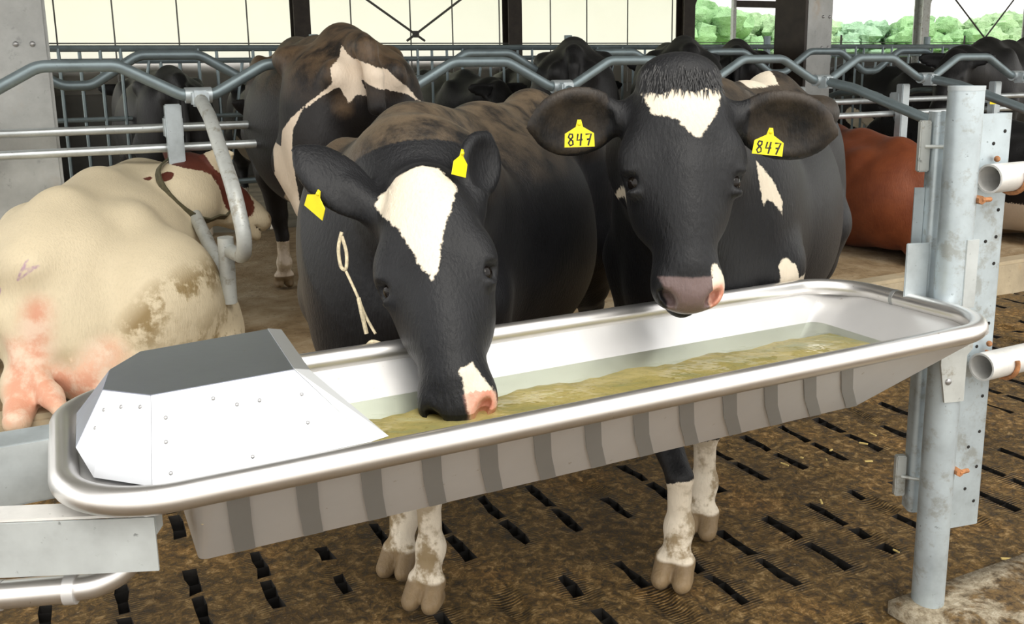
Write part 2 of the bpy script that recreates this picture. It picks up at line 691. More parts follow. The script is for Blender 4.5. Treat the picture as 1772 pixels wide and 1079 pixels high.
BEDZ = 0.16
slab('bedding_bed', -4.2, 9.5, 2.24, 6.3, -0.15, BEDZ, M['bed'], 'tan sand bedding of the cubicles behind the cows', 0.10, 0.022)
mb = MB()
mb.box(T(2.6, 2.17, 0.06), (13.6, 0.14, 0.30), None, 0.02)
o = mb.build('kerb', M['kerb'])
o['kind'] = 'structure'
o['label'] = 'low concrete kerb along the front of the cubicles'
slab('feed_alley', -4.6, 24, 6.3, 12.2, -0.15, 0.02, M['alley'], 'dim concrete alley behind the cubicles', 0.8, 0.01)
mb = MB()
mb.add([T(-200, 14, -0.17), T(260, 14, -0.17), T(260, 260, -0.17), T(-200, 260, -0.17)], [(0, 1, 2, 3)])
o = mb.build('ground', M['grass'], None, False)
o['kind'] = 'structure'
o['label'] = 'green meadow outside the barn'

# barn roof over the cubicles (open towards the viewer)
mb = MB()
mb.add([T(-6, 0.3, 4.1), T(30, 0.3, 4.1), T(30, 7.5, 6.2), T(-6, 7.5, 6.2), T(30, 13.5, 4.3), T(-6, 13.5, 4.3),
        T(-6, 0.3, 4.2), T(30, 0.3, 4.2), T(30, 7.5, 6.3), T(-6, 7.5, 6.3), T(30, 13.5, 4.4), T(-6, 13.5, 4.4)],
       [(0, 1, 2, 3), (3, 2, 4, 5), (6, 7, 8, 9), (9, 8, 10, 11), (0, 1, 7, 6), (5, 4, 10, 11), (0, 3, 9, 6), (3, 5, 11, 9), (1, 2, 8, 7), (2, 4, 10, 8)])
o = mb.build('ceiling', M['roof'], None, False)
o['kind'] = 'structure'
o['label'] = 'grey sheet metal roof over the cubicles'

# ------------------------------------------------------------------ far side: curtain wall, columns, braces
def curtain_mat():
    m, nt, b = new_mat('translucent_curtain')
    out = nt.nodes['Material Output']
    co = coords(nt)
    n1 = noise(nt, 0.8, 4, 0.6, co)
    c = ramp(nt, n1.outputs['Fac'], [(0.3, (0.96, 0.93, 0.87)), (0.7, (0.99, 0.965, 0.91))])
    tr = nd(nt, 'ShaderNodeBsdfTranslucent')
    df = nd(nt, 'ShaderNodeBsdfDiffuse')
    lk(nt, c, tr.inputs['Color'])
    lk(nt, c, df.inputs['Color'])
    ms = nd(nt, 'ShaderNodeMixShader')
    ms.inputs[0].default_value = 0.06
    lk(nt, tr.outputs[0], ms.inputs[1])
    lk(nt, df.outputs[0], ms.inputs[2])
    lk(nt, ms.outputs[0], out.inputs['Surface'])
    return m


M['curtain'] = curtain_mat()
FB = 12.0
yd = MB().add([T(-60, -60, -0.16), T(80, -60, -0.16), T(80, 14, -0.16), T(-60, 14, -0.16)], [(0, 1, 2, 3)]).build('yard', M['yard'], None, False)
yd['kind'] = 'structure'
yd['label'] = 'pale concrete yard around the barn'
wb = MB().box(T(8, FB + 0.28, 0.75), (28, 0.12, 1.8)).build('wall_back', M['lowwall'], None, False)
wb['kind'] = 'structure'
wb['label'] = 'low dark wall under the curtain on the far side'
cur = thing('curtain_wall', T(4, FB, 1.2), 'long cream translucent curtain closing the far side of the barn', 'curtain')
mb = MB()
Pn = []
for i in range(70):
    a = -4.6 + (9.2 + 4.6) * i / 69
    for j in range(6):
        Pn.append(T(a, FB + 0.16 + 0.02 * math.sin(a * 3.1 + j), 1.25 + j * 0.62))
Fn = [(i * 6 + j, (i + 1) * 6 + j, (i + 1) * 6 + j + 1, i * 6 + j + 1) for i in range(69) for j in range(5)]
mb.add(Pn, Fn).build('curtain_sheet', M['curtain'], cur)
for k in range(17):
    a = -4.2 + k * 0.82 + (0.12 if k % 3 == 1 else 0)
    MB().tube([T(a, FB + 0.08, 1.1), T(a, FB + 0.08, 4.2)], 0.011, seg=6).build('curtain_cord', M['cable'], cur)
MB().tube([T(-4.6, FB + 0.06, 1.92), T(9.2, FB + 0.06, 1.92)], 0.009, seg=6).build('curtain_cord', M['cable'], cur)


def h_column(a, b, z1, s, label, mat, brace=0, knee=None):
    t = thing('barn_column', T(a, b, 0), label, 'column', 'steel columns of the far barn wall')
    m_ = MB()
    m_.box(T(a, b - s / 2 + 0.01, z1 / 2), (s, 0.02, z1))
    m_.box(T(a, b + s / 2 - 0.01, z1 / 2), (s, 0.02, z1))
    m_.box(T(a, b, z1 / 2), (0.02, s - 0.04, z1))
    m_.build('steel_profile', mat, t, False)
    m_ = MB().box(T(a, b, 0.012), (s + 0.12, s + 0.12, 0.024))
    m_.build('foot_plate', mat, t, False)
    if knee:
        MB().tube([T(a, b, knee[0]), T(a + knee[1], b, 4.4)], 0.045, seg=8).build('knee_brace', mat, t)
    return t


for k, (a, nm, kn) in enumerate(((-1.03, 'dark steel column beside the concrete pillar at left', None),
                                 (2.40, 'dark steel column above the hips of the standing rear cow', None),
                                 (5.83, 'dark steel column with a knee brace in the middle of the curtain', (2.25, 0.75)),
                                 (9.27, 'dark steel column at the right end of the curtain', (2.2, 0.9)))):
    h_column(a, FB, 4.4, 0.24, nm, M['dark_steel'], knee=kn)
for a, nm, kn in ((11.55, 'grey steel column with knee brace in the open side, left of the concrete pillar', (2.3, 0.9)),
                  (15.25, 'grey steel column in the open side, nearest the right of the pillar', (2.3, 0.9)),
                  (18.7, 'grey steel column at the right edge of the view', None)):
    h_column(a, FB, 4.4, 0.22, nm, M['galv_dirty'], knee=kn)

for (a0, z0, a1, z1, am, zm, lab) in ((2.55, 3.1, 5.65, 3.1, 4.13, 2.05, 'pair of thin dark brace rods crossing low in front of the curtain'),
                                      (15.45, 3.3, 18.4, 3.3, 17.1, 2.0, 'pair of thin dark brace rods in front of the trees')):
    t = thing('brace_rods', T(am, FB - 0.1, zm), lab, 'brace')
    MB().tube([T(a0, FB - 0.1, z0), T(am + 0.15, FB - 0.1, zm - 0.1)], 0.018, seg=6).build('rod', M['wire'], t)
    MB().tube([T(a1, FB - 0.12, z1), T(am - 0.15, FB - 0.12, zm - 0.1)], 0.018, seg=6).build('rod', M['wire'], t)
    MB().box(T(am, FB - 0.11, zm), (0.10, 0.03, 0.10)).build('gusset', M['wire'], t, False)

# framed opening and wires on the open side
t = thing('opening_frame', T(10.4, FB, 0), 'steel door frame in the open side left of the concrete pillar', 'frame')
MB().box(T(10.35, FB, 1.6), (0.07, 0.07, 3.2)).build('jamb', M['galv_dirty'], t, False)
MB().box(T(11.3, FB, 2.62), (1.95, 0.07, 0.12)).build('lintel', M['dark_steel'], t, False)
t = thing('wire_fence', T(14, FB + 0.55, 0), 'thin wires strung across the open side of the barn', 'fence')
for z in (1.75, 1.95):
    MB().tube([T(9.3, FB + 0.55, z), T(21, FB + 0.55, z)], 0.008, seg=5).build('strand', M['wire'], t)
for a in (11.9, 13.6, 17.3, 20.0):
    MB().tube([T(a, FB + 0.55, 0), T(a, FB + 0.55, 2.1)], 0.02, seg=6).build('stake', M['wire'], t)

# ------------------------------------------------------------------ big pillars in the cubicle row
for a, b, w, h_, lab, nm in ((-1.085, 3.58, 0.34, 4.6, 'wide stained concrete pillar at the left edge', 'concrete_pillar'),
                             (4.86, 4.45, 0.30, 4.6, 'grey concrete pillar with a dark plate as its shaded left face, right of the tagged cow', 'concrete_pillar')):
    t = thing(nm, T(a, b, 0), lab, 'pillar', 'concrete pillars in the cubicle row')
    MB().box(T(a, b, h_ / 2), (w, w, h_), None, 0.015).build('shaft', M['concrete'], t)
    if a > 0:
        MB().box(T(a - w / 2 - 0.012, b + 0.02, h_ / 2), (0.024, 0.36, h_)).build('shaded_face', M['dark_steel'], t, False)  # shade on the pillar's left face, put in as a dark plate
    for z in (1.85, 1.6):
        MB().ball(T(a + 0.03, b - w / 2, z), 0.014, None, 8, 6).build('bolt', M['rivet'], t)
        MB().ball(T(a + 0.10, b - w / 2, z), 0.014, None, 8, 6).build('bolt', M['rivet'], t)

# ------------------------------------------------------------------ headlock feed fence
HB = 6.6
t = thing('headlock_fence', T(3, HB, 0), 'long grey headlock feed fence with many thin upright bars', 'feed fence')
for z, r in ((1.68, 0.026), (1.58, 0.022), (1.12, 0.02), (0.55, 0.026)):
    MB().tube([T(-4.4, HB, z), T(13.5, HB, z)], r, seg=8).build('rail', M['rail'], t)
bar_me = MB().tube([V3(0, 0, 0), V3(0, 0, 1.13)], 0.0135, seg=6)
bar_lean = MB().tube([V3(-0.12, 0, 0), V3(0.06, 0, 1.03)], 0.013, seg=6)
k = 0
first = {}
for i in range(118):
    a = -4.3 + i * 0.15
    lean = (i % 5 == 2)
    key = 'lean' if lean else 'up'
    if key not in first:
        src = bar_lean if lean else bar_me
        loc0 = T(a, HB, 0.55)
        m_ = MB().add([loc0 + DV * p.x + NV * p.y + V3(0, 0, p.z) for p in src.v], src.f)
        first[key] = (m_.build('bar', M['rail'], t), a)
    else:
        o0, a0 = first[key]
        c = o0.copy()
        COL.objects.link(c)
        c.parent = t
        c.location = DV * (a - a0) + NV * random.uniform(-0.02, 0.02)
for i in range(7):
    a = -4.0 + i * 2.6
    MB().tube([T(a, HB + 0.06, 0.0), T(a, HB + 0.06, 1.8)], 0.04, seg=10).build('post', M['rail'], t)

# ------------------------------------------------------------------ trees beyond the barn
def leaf_mat(i, col):
    m, nt, b = new_mat('hazed_leaf_%d' % i)
    n1 = noise(nt, 0.9, 6, 0.7, coords(nt))
    lk(nt, ramp(nt, n1.outputs['Fac'], [(0.3, tuple(c * 0.72 for c in col)), (0.7, tuple(min(1, c * 1.2) for c in col))]), b.inputs['Base Color'])
    b.inputs['Roughness'].default_value = 0.9
    bump(nt, n1.outputs['Fac'], 1.0, 0.6, b)
    return m


LM = [leaf_mat(0, (0.32, 0.56, 0.27)), leaf_mat(1, (0.40, 0.60, 0.33)), leaf_mat(2, (0.36, 0.58, 0.38))]  # greens lightened so the leaf colour carries the distance haze
M['bark'] = simple('grey_bark', (0.2, 0.17, 0.13), 0.9, 0, 0.3, 4)


def tree(x, y, h_, w, mi, label):
    t = thing('broadleaf_tree', (x, y, -0.16), label, 'tree', 'trees beyond the barn')
    rs = np.random.default_rng(int(x * 13 + y * 7) & 0xffff)
    MB().tube([V3(x, y, -0.16), V3(x + 0.2, y, h_ * 0.3), V3(x, y, h_ * 0.6)], [0.45, 0.35, 0.2], seg=8).build('trunk', M['bark'], t)
    m_ = MB()
    for k in range(90):
        u, v = rs.random() * 2 * math.pi, rs.random()
        rad = w * 0.46 * math.sqrt(rs.random()) * math.sqrt(max(0.08, 1 - (2 * v - 0.8) ** 2 * 0.62))
        c = V3(x + rad * math.cos(u), y + rad * math.sin(u), h_ * (0.26 + 0.62 * v))
        s = w * (0.055 + 0.055 * rs.random())
        m0 = len(m_.v)
        m_.ball(c, (s, s, s * 0.85), None, 9, 7)
        for q in range(m0, len(m_.v)):
            d = m_.v[q] - c
            m_.v[q] = c + d * (1 + 0.55 * (rs.random() - 0.5))
    m_.build('crown', LM[mi], t)
    return t


for x, y, h_, w, mi, lab in ((11.5, 62, 8.2, 13, 0, 'pale green tree just right of the curtain'),
                             (19.5, 66, 7.2, 12, 1, 'pale green tree seen through the framed opening'),
                             (24.0, 64, 6.4, 9, 2, 'small pale tree left of the concrete pillar'),
                             (27.5, 62, 6.6, 9, 0, 'pale tree right behind the concrete pillar'),
                             (33.0, 64, 6.9, 10, 1, 'low rounded tree right of the pillar'),
                             (39.5, 66, 7.6, 12, 2, 'rounded tree left of the right grey column'),
                             (47.0, 66, 11.2, 16, 0, 'tallest pale green tree at the right'),
                             (57.0, 66, 9.8, 15, 1, 'broad pale tree at the right edge')):
    tree(x, y, h_ * 0.74, w * 0.8, mi, lab)
for i in range(6):
    tree(8 + i * 10.5, 88, 4.9, 12, (i + 1) % 3, 'hedge-like pale tree in the distant row behind, number %s from the left' % ('one', 'two', 'three', 'four', 'five', 'six')[i])

# ------------------------------------------------------------------ water trough
UP = V3(0, 0, 1)
RZ, RW, RL, RR = 0.84, 0.26, 0.966, 0.146
trough = thing('water_trough', T(0, 0, 0.66), 'long stainless steel drinking trough with a round tube rim and steel hood', 'trough')
corners = [T(-RL, -RW, RZ), T(RL, -RW, RZ), T(RL, RW, RZ), T(-RL, RW, RZ)]
rim = MB().tube(fillet(corners, RR, 14, True), 0.0215, True, 20).build('rim_tube', M['stain_tube'], trough)
# weld seam on the tube
MB().tube([T(RL, 0.045, RZ), T(RL, 0.055, RZ)], 0.0222, seg=20).build('weld_seam', M['stain_band'], rim)


def basin_ring(hw, a0, a1, z, r=0.03, n=4):
    return fillet([T(a0, -hw, z), T(a1, -hw, z), T(a1, hw, z), T(a0, hw, z)], r, n, True)


def loft(rings, close_last=True):
    m_ = MB()
    n = len(rings[0])
    P, Fs = [], []
    for r in rings:
        P += r
    for i in range(len(rings) - 1):
        for k in range(n):
            k2 = (k + 1) % n
            Fs.append((i * n + k, i * n + k2, (i + 1) * n + k2, (i + 1) * n + k))
    if close_last:
        Fs.append(tuple((len(rings) - 1) * n + k for k in range(n)))
    return m_.add(P, Fs)


outer = [basin_ring(0.250, -0.80, 0.955, 0.826, 0.05), basin_ring(0.245, -0.80, 0.945, 0.818, 0.05), basin_ring(0.12, -0.787, 0.674, 0.66, 0.015)]
inner = [basin_ring(0.116, -0.783, 0.670, 0.664, 0.015), basin_ring(0.241, -0.796, 0.941, 0.818, 0.05), basin_ring(0.250, -0.80, 0.955, 0.828, 0.05)]
n = len(outer[0])
m_ = MB()
P, Fs = [], []
for r in outer + inner:
    P += r
for i in (0, 1, 3, 4):
    for k in range(n):
        k2 = (k + 1) % n
        Fs.append((i * n + k, i * n + k2, (i + 1) * n + k2, (i + 1) * n + k))
Fs.append(tuple(2 * n + k for k in range(n)))
Fs.append(tuple(3 * n + k for k in range(n)))
for k in range(n):
    k2 = (k + 1) % n
    Fs.append((5 * n + k, 5 * n + k2, k2, k))
m_.add(P, Fs)
basin = m_.build('basin', M['stain'], trough)
# narrow steel deck that ties the tube to the left end of the basin
MB().sheet([T(-0.955, -0.20, 0.826), T(-0.79, -0.245, 0.826), T(-0.79, 0.245, 0.826), T(-0.955, 0.20, 0.826)], 0.004).build('end_deck', M['stain'], trough, False)
# slanting shade and reflection stripes of the front wall, built as raised dark strips
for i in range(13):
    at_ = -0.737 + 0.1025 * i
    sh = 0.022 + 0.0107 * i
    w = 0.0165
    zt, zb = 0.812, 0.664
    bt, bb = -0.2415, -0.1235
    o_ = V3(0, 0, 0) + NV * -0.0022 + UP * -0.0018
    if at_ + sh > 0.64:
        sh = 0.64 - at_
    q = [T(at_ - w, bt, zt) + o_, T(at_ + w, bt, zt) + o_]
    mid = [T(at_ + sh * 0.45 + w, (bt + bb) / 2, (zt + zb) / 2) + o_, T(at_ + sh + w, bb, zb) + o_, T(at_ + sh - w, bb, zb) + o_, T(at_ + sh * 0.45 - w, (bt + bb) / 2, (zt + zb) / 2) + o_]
    MB().prism(q + mid, NV * 0.003 + UP * 0.0024).build('shade_stripe', M['stain_band'], basin, False)

# hood
hood_b = [T(-0.515, -0.195, 0.836), T(-0.85, -0.200, 0.836), T(-0.945, -0.073, 0.868), T(-0.94, 0.09, 0.868), T(-0.85, 0.20, 0.836), T(-0.515, 0.195, 0.836)]
hood_q2 = T(-0.925, -0.125, 0.836)
hood_t = [T(-0.613, -0.105, 0.948), T(-0.835, -0.122, 0.948), T(-0.899, -0.058, 0.948), T(-0.884, 0.045, 0.948), T(-0.83, 0.13, 0.948), T(-0.600, 0.165, 0.948)]
hood = MB().sheet(hood_t[::-1], 0.004).build('hood_top', M['stain_top'], trough, False)
names = ['hood_front_panel', 'hood_corner_panel', 'hood_side_panel', 'hood_corner_panel', 'hood_back_panel', 'hood_end_panel']
hm = [M['hood'], M['hood'], M['stain_top'], M['stain_top'], M['stain_top'], M['stain_top']]
panels = []
for k in range(6):
    k2 = (k + 1) % 6
    q = [hood_b[k], hood_b[k2], hood_t[k2], hood_t[k]]
    if k == 1:
        q = [hood_b[1], hood_q2, hood_b[2], hood_t[2], hood_t[1]]
    panels.append(MB().sheet(q, 0.003).build(names[k], hm[k], trough, False))
# folded lip along the sloped end of the hood
lip = MB()
for (p, q) in ((hood_t[0], hood_b[0]), (hood_t[5], hood_b[5])):
    pass
lip.sheet([hood_t[0] + UP * 0.002, hood_b[0], hood_b[0] + DV * 0.030 + UP * 0.004, hood_t[0] + DV * 0.026 + UP * -0.004], 0.003)
lip.sheet([hood_t[5] + UP * 0.002, hood_t[0] + UP * 0.002, hood_t[0] + DV * 0.026 + UP * -0.004, hood_t[5] + DV * 0.026 + UP * -0.004], 0.003)
lip.build('hood_lip', M['stain_band'], trough, False)


def rivet(pos, nrm, par, r=0.0032):
    z = nrm.normalized()
    x = z.orthogonal().normalized()
    y = z.cross(x)
    MB().ball(pos, (r, r, r * 0.5), (x, y, z), 8, 6).build('rivet', M['rivet'], par)


def on_panel(k, u, v):
    k2 = (k + 1) % 6
    bl, br, tr_, tl = hood_b[k], hood_b[k2], hood_t[k2], hood_t[k]
    p = (bl * (1 - u) + br * u) * (1 - v) + (tl * (1 - u) + tr_ * u) * v
    nrm = (br - bl).cross(tl - bl).normalized()
    if nrm.z < 0:
        nrm = -nrm
    return p + nrm * 0.0018, nrm


for k, uvs in ((0, ((0.92, 0.1), (0.93, 0.45), (0.92, 0.72), (0.5, 0.72), (0.36, 0.72), (0.2, 0.36), (0.55, 0.1), (0.62, 0.84), (0.1, 0.7))),
               (1, ((0.2, 0.85), (0.83, 0.7), (0.86, 0.4), (0.55, 0.8)))):
    for u, v in uvs:
        p, nrm = on_panel(k, u, v)
        rivet(p, nrm, panels[k])


# water and the feed washed into it
def water_mat():
    m, nt, b = new_mat('murky_water')
    out = nt.nodes['Material Output']
    fr = nd(nt, 'ShaderNodeFresnel')
    fr.inputs['IOR'].default_value = 1.33
    tr = nd(nt, 'ShaderNodeBsdfTransparent')
    tr.inputs['Color'].default_value = (0.86, 0.90, 0.82, 1)
    gl = nd(nt, 'ShaderNodeBsdfGlossy')
    gl.inputs['Roughness'].default_value = 0.04
    n1 = noise(nt, 14, 3, 0.5, coords(nt))
    bm_ = nd(nt, 'ShaderNodeBump')
    bm_.inputs['Strength'].default_value = 0.25
    bm_.inputs['Distance'].default_value = 0.01
    lk(nt, n1.outputs['Fac'], bm_.inputs['Height'])
    lk(nt, bm_.outputs['Normal'], gl.inputs['Normal'])
    lk(nt, bm_.outputs['Normal'], fr.inputs['Normal'])
    ms = nd(nt, 'ShaderNodeMixShader')
    lk(nt, fr.outputs[0], ms.inputs[0])
    lk(nt, tr.outputs[0], ms.inputs[1])
    lk(nt, gl.outputs[0], ms.inputs[2])
    lk(nt, ms.outputs[0], out.inputs['Surface'])
    return m


def silt_mat():
    m, nt, b = new_mat('yellow_silt')
    co = coords(nt, (1, 1, 1), (0, 0, -AX))
    co2 = coords(nt, (0.4, 1.3, 1), (0, 0, -AX))
    n1 = noise(nt, 16, 6, 0.7, co2)
    n2 = noise(nt, 70, 5, 0.7, co)
    c = ramp(nt, n1.outputs['Fac'], [(0.30, (0.42, 0.42, 0.28)), (0.45, (0.54, 0.44, 0.19)), (0.58, (0.72, 0.56, 0.26)), (0.72, (0.80, 0.72, 0.48))])
    c = mix(nt, mth(nt, 'MULTIPLY', step(nt, n2.outputs['Fac'], 0.55, 0.7), 0.5), c, (0.25, 0.16, 0.05))
    lk(nt, c, b.inputs['Base Color'])
    b.inputs['Roughness'].default_value = 0.8
    return m


wz = 0.762
whw = 0.116 + (wz - 0.664) * (0.241 - 0.116) / (0.818 - 0.664)
wa1 = 0.670 + (wz - 0.664) * (0.941 - 0.670) / (0.818 - 0.664)
wr = basin_ring(whw - 0.001, -0.789, wa1 - 0.001, wz, 0.03)
MB().add(wr, [tuple(range(len(wr)))]).build('drinking_water', water_mat(), None, False)
if bpy.data.objects['drinking_water'].data.polygons[0].normal.z < 0:
    bpy.data.objects['drinking_water'].data.flip_normals()
w_o = bpy.data.objects['drinking_water']
tag(w_o, 'shallow murky water standing in the steel trough', 'water', kind='stuff')
ns = 60
Ps, Fs = [], []
for i in range(ns):
    a = -0.785 + (0.735 + 0.785) * i / (ns - 1)
    for j in range(7):
        u = j / 6
        z = 0.748 - 0.035 * max(0, (u - 0.86) / 0.14) + 0.006 * math.sin(i * 0.7 + j * 1.3) * 0.5 + 0.004 * random.random()
        hw = 0.116 + (z - 0.664) * 0.81 - 0.003
        aa = a if i < ns - 1 else 0.670 + (z - 0.664) * 1.76 - 0.004
        Ps.append(T(aa, -hw + 2 * hw * u, z))
Fs = [(i * 7 + j, (i + 1) * 7 + j, (i + 1) * 7 + j + 1, i * 7 + j + 1) for i in range(ns - 1) for j in range(6)]
o = MB().add(Ps, Fs).build('feed_silt', silt_mat(), None, True)
tag(o, 'yellow brown feed residue lying on the bottom of the trough', 'silt', kind='stuff')

# ------------------------------------------------------------------ post at the right end of the trough
PX = T(1.028, -0.062, 0)
gp = thing('trough_post', PX, 'galvanized pipe post with bolted channels carrying the right end of the trough', 'post')
MB().tube([PX + UP * -0.02, PX + UP * 1.372], 0.0405, seg=28).build('pipe', M['galv_post'], gp)
MB().pipe(PX + UP * 1.365, PX + UP * 1.376, 0.0415, 0.004, 28).build('pipe_rim', M['galv'], gp)


def channel(base, z0, z1, ax_w, ax_d, w, d, t, mat, par, holes=(), name='channel', rnd=True):
    """C profile: web facing -ax_d, flanges going back along ax_d"""
    c = Vector((base.x, base.y, 0))
    m_ = MB()
    prof = fillet([c - ax_w * (w / 2) + ax_d * d, c - ax_w * (w / 2), c + ax_w * (w / 2), c + ax_w * (w / 2) + ax_d * d], 0.012, 4)
    inn = fillet([c - ax_w * (w / 2 - t) + ax_d * d, c - ax_w * (w / 2 - t) + ax_d * t, c + ax_w * (w / 2 - t) + ax_d * t, c + ax_w * (w / 2 - t) + ax_d * d], 0.010, 4)
    poly = [p + UP * z0 for p in prof] + [p + UP * z0 for p in inn[::-1]]
    m_.prism(poly, UP * (z1 - z0))
    ch = m_.build(name, mat, par)
    for (u, z) in holes:
        p = c + ax_w * u + UP * z - ax_d * 0.0006
        MB().ball(p, (0.0048, 0.0048, 0.001), (ax_w, UP, ax_d), 10, 6).build('bolt_hole', M['dark_hole'], ch)
    return ch


cw = Vector((0.96, 0.27, 0)).normalized()
cd = Vector((-0.27, 0.96, 0)).normalized()
cb = V3(1.219, 2.30, 0)
channel(cb, 0.19, 1.305, cw, cd, 0.106, 0.05, 0.005, M['galv_post'], gp,
        [(0.028, z) for z in (1.26, 1.06, 0.99, 0.92, 0.76, 0.66, 0.56, 0.46, 0.36, 0.26)] + [(-0.004, z) for z in (1.23, 0.98, 0.70, 0.42, 0.3)])
channel(cb + cw * 0.052 + cd * 0.03, 0.30, 1.30, cw, cd, 0.03, 0.03, 0.004, M['galv_sheet'], gp, name='back_channel')
lb = V3(1.074, 2.275, 0)
channel(lb, 0.245, 1.312, Vector((1, 0, 0)), Vector((0.05, 1, 0)).normalized(), 0.036, 0.05, 0.004, M['galv_post'], gp, name='left_channel')
MB().box(lb + V3(-0.030, 0.04, 0.97), (0.026, 0.004, 0.30), (V3(1, 0, 0), V3(0, 1, 0), UP)).build('side_plate', M['galv'], gp, False)
MB().box(V3(1.016, 2.24, 0.875), (0.060, 0.006, 0.23), (V3(1, 0.1, 0).normalized(), V3(-0.1, 1, 0).normalized(), UP), 0.002).build('side_plate', M['galv'], gp, False)
for z0, z1, x0 in ((1.162, 1.29, 1.040), (0.285, 0.40, 1.036)):
    MB().box(V3(x0, 2.30, (z0 + z1) / 2), (0.028, 0.02, z1 - z0), (V3(1, 0, 0), V3(0, 1, 0), UP), 0.003).build('clamp_bar', M['galv_dirty'], gp, False)
    MB().tube([V3(x0, 2.29, (z0 + z1) / 2), V3(x0 + 0.06, 2.26, (z0 + z1) / 2)], 0.005, seg=8).build('clamp_bolt', M['galv_dirty'], gp)
# flat strap welded to the pipe above the rim and the bracket under it
MB().box(PX + V3(0.026, -0.0365, 0.925), (0.034, 0.004, 0.17), (Vector((0.98, 0.2, 0)).normalized(), Vector((-0.2, 0.98, 0)).normalized(), UP), 0.001).build('strap', M['galv_sheet'], gp, False)
ax3 = (Vector((0.98, 0.2, 0)).normalized(), Vector((-0.2, 0.98, 0)).normalized(), UP)
bq = PX + V3(-0.002, -0.046, 0)
br = MB().prism([bq + ax3[0] * u + UP * z for u, z in ((-0.036, 0.812), (0.050, 0.816), (0.050, 0.735), (0.036, 0.72), (0.036, 0.60), (-0.018, 0.60), (-0.036, 0.70))], ax3[1] * 0.006).build('bracket_plate', M['galv_dirty'], gp, False)
MB().ball(bq + ax3[0] * 0.012 + UP * 0.79, (0.014, 0.008, 0.014), ax3, 10, 8).build('bracket_bolt', M['rust'], br)
MB().ball(bq + ax3[0] * -0.012 + UP * 0.655, (0.009, 0.006, 0.009), ax3, 10, 8).build('bracket_bolt', M['rivet'], br)
for z in (1.105, 0.405):
    p = PX + ax3[0] * 0.034 - ax3[1] * 0.03 + UP * z
    b_ = MB().tube([p + ax3[1] * 0.03, p - ax3[1] * 0.012], 0.0105, seg=6).build('bolt', M['rust'], gp)
    MB().tube([p - ax3[1] * 0.008 + ax3[0] * 0.0, p + ax3[0] * 0.03 - ax3[1] * 0.002], 0.006, seg=8).build('bolt_shank', M['rust'], b_)
# round pad of concrete the post is set in
o = slab('concrete_pad', 0.93, 1.9, -0.66, -0.02, -0.1, 0.022, M['pad'], '', 0.05, 0.012)
o['label'] = 'worn concrete pad around the foot of the trough post'

# two open ended rails clamped to the channel
for z, off, lab in ((1.150, 0.0, 'upper pale pipe rail with an open end beside the trough post'), (0.668, 0.02, 'lower pale pipe rail with an open end beside the trough post')):
    s = V3(1.172 + off, 2.225, z)
    e = s + (DV * 2.4) + UP * 0.0
    t = thing('pipe_rail', s, lab, 'rail', 'open ended pipe rails at the right')
    MB().pipe(s, e, 0.036, 0.005, 24).build('pipe', M['white_pipe'], t)
    cc = s + DV * 0.085
    ring = [cc + NV * (0.041 * math.cos(q)) + UP * (0.041 * math.sin(q)) for q in [math.radians(-200 + 220 * k / 18) for k in range(19)]]
    ring = [ring[0] + NV * 0.06] + ring if ring[0].dot(NV) > ring[-1].dot(NV) else ring + [ring[-1] + NV * 0.06]
    MB().tube(ring, 0.006, seg=8).build('u_bolt', M['rust'], t)
    MB().ball(cc + NV * 0.035 + UP * 0.042 - DV * 0.012, 0.008, None, 8, 6).build('u_bolt_nut', M['rust'], t)

# ------------------------------------------------------------------ beams and drain pipe at the left end of the trough
t = thing('support_beam', T(-1.2, 0.05, 0.75), 'grey steel channel beam running out from the left end of the trough', 'beam')
MB().box(T(-1.42, 0.045, 0.797), (0.88, 0.005, 0.10)).build('web', M['galv_sheet'], t, False)
MB().box(T(-1.42, 0.078, 0.847), (0.88, 0.07, 0.005)).build('flange', M['galv'], t, False)
MB().box(T(-1.42, 0.078, 0.747), (0.88, 0.07, 0.005)).build('flange', M['galv'], t, False)
bx, by = V3(1, 0.055, 0).normalized(), V3(-0.055, 1, 0).normalized()
t = thing('cross_beam', V3(-0.75, 1.23, 0.715), 'pale steel channel beam passing under the left corner of the trough rim', 'beam')
MB().box(V3(-0.945, 1.205, 0.757), (0.84, 0.004, 0.084), (bx, by, UP)).build('web', M['galv_sheet'], t, False)
p0 = V3(-1.365, 1.183, 0.8)
MB().prism([p0, p0 + bx * 0.84, p0 + bx * 0.885 + by * 0.022, p0 + bx * 0.86 + by * 0.045, p0 + by * 0.045], UP * 0.004).build('flange', M['white_pipe'], t, False)
MB().box(V3(-0.985, 1.222, 0.717), (0.76, 0.034, 0.004), (bx, by, UP)).build('flange', M['galv_sheet'], t, False)
MB().prism([p0 + bx * 0.838 + by * 0.002 + UP * -0.03, p0 + bx * 0.838 + by * 0.03 + UP * -0.03, p0 + bx * 0.838 + by * 0.03, p0 + bx * 0.838 + by * 0.002], bx * 0.003).build('stiffener', M['galv_sheet'], t, False)
t = thing('drain_pipe', V3(-0.75, 1.24, 0.66), 'shiny stainless drain pipe with a coupling under the pale beam', 'pipe')
MB().tube([V3(-1.3, 1.175, 0.668), V3(-0.668, 1.248, 0.676)], 0.021, seg=20).build('straight_pipe', M['stain_tube'], t)
MB().tube([V3(-0.676, 1.247, 0.676), V3(-0.660, 1.249, 0.676)], 0.0235, seg=20).build('coupling', M['stain'], t)
MB().tube([V3(-0.775, 1.236, 0.674), V3(-0.765, 1.237, 0.674)], 0.0225, seg=20).build('coupling', M['stain'], t)
MB().tube(smooth_path([V3(-0.664, 1.2485, 0.676), V3(-0.63, 1.254, 0.680), V3(-0.598, 1.268, 0.694), V3(-0.582, 1.29, 0.72), V3(-0.578, 1.31, 0.77)], 5), 0.019, seg=20).build('elbow', M['stain_tube'], t)

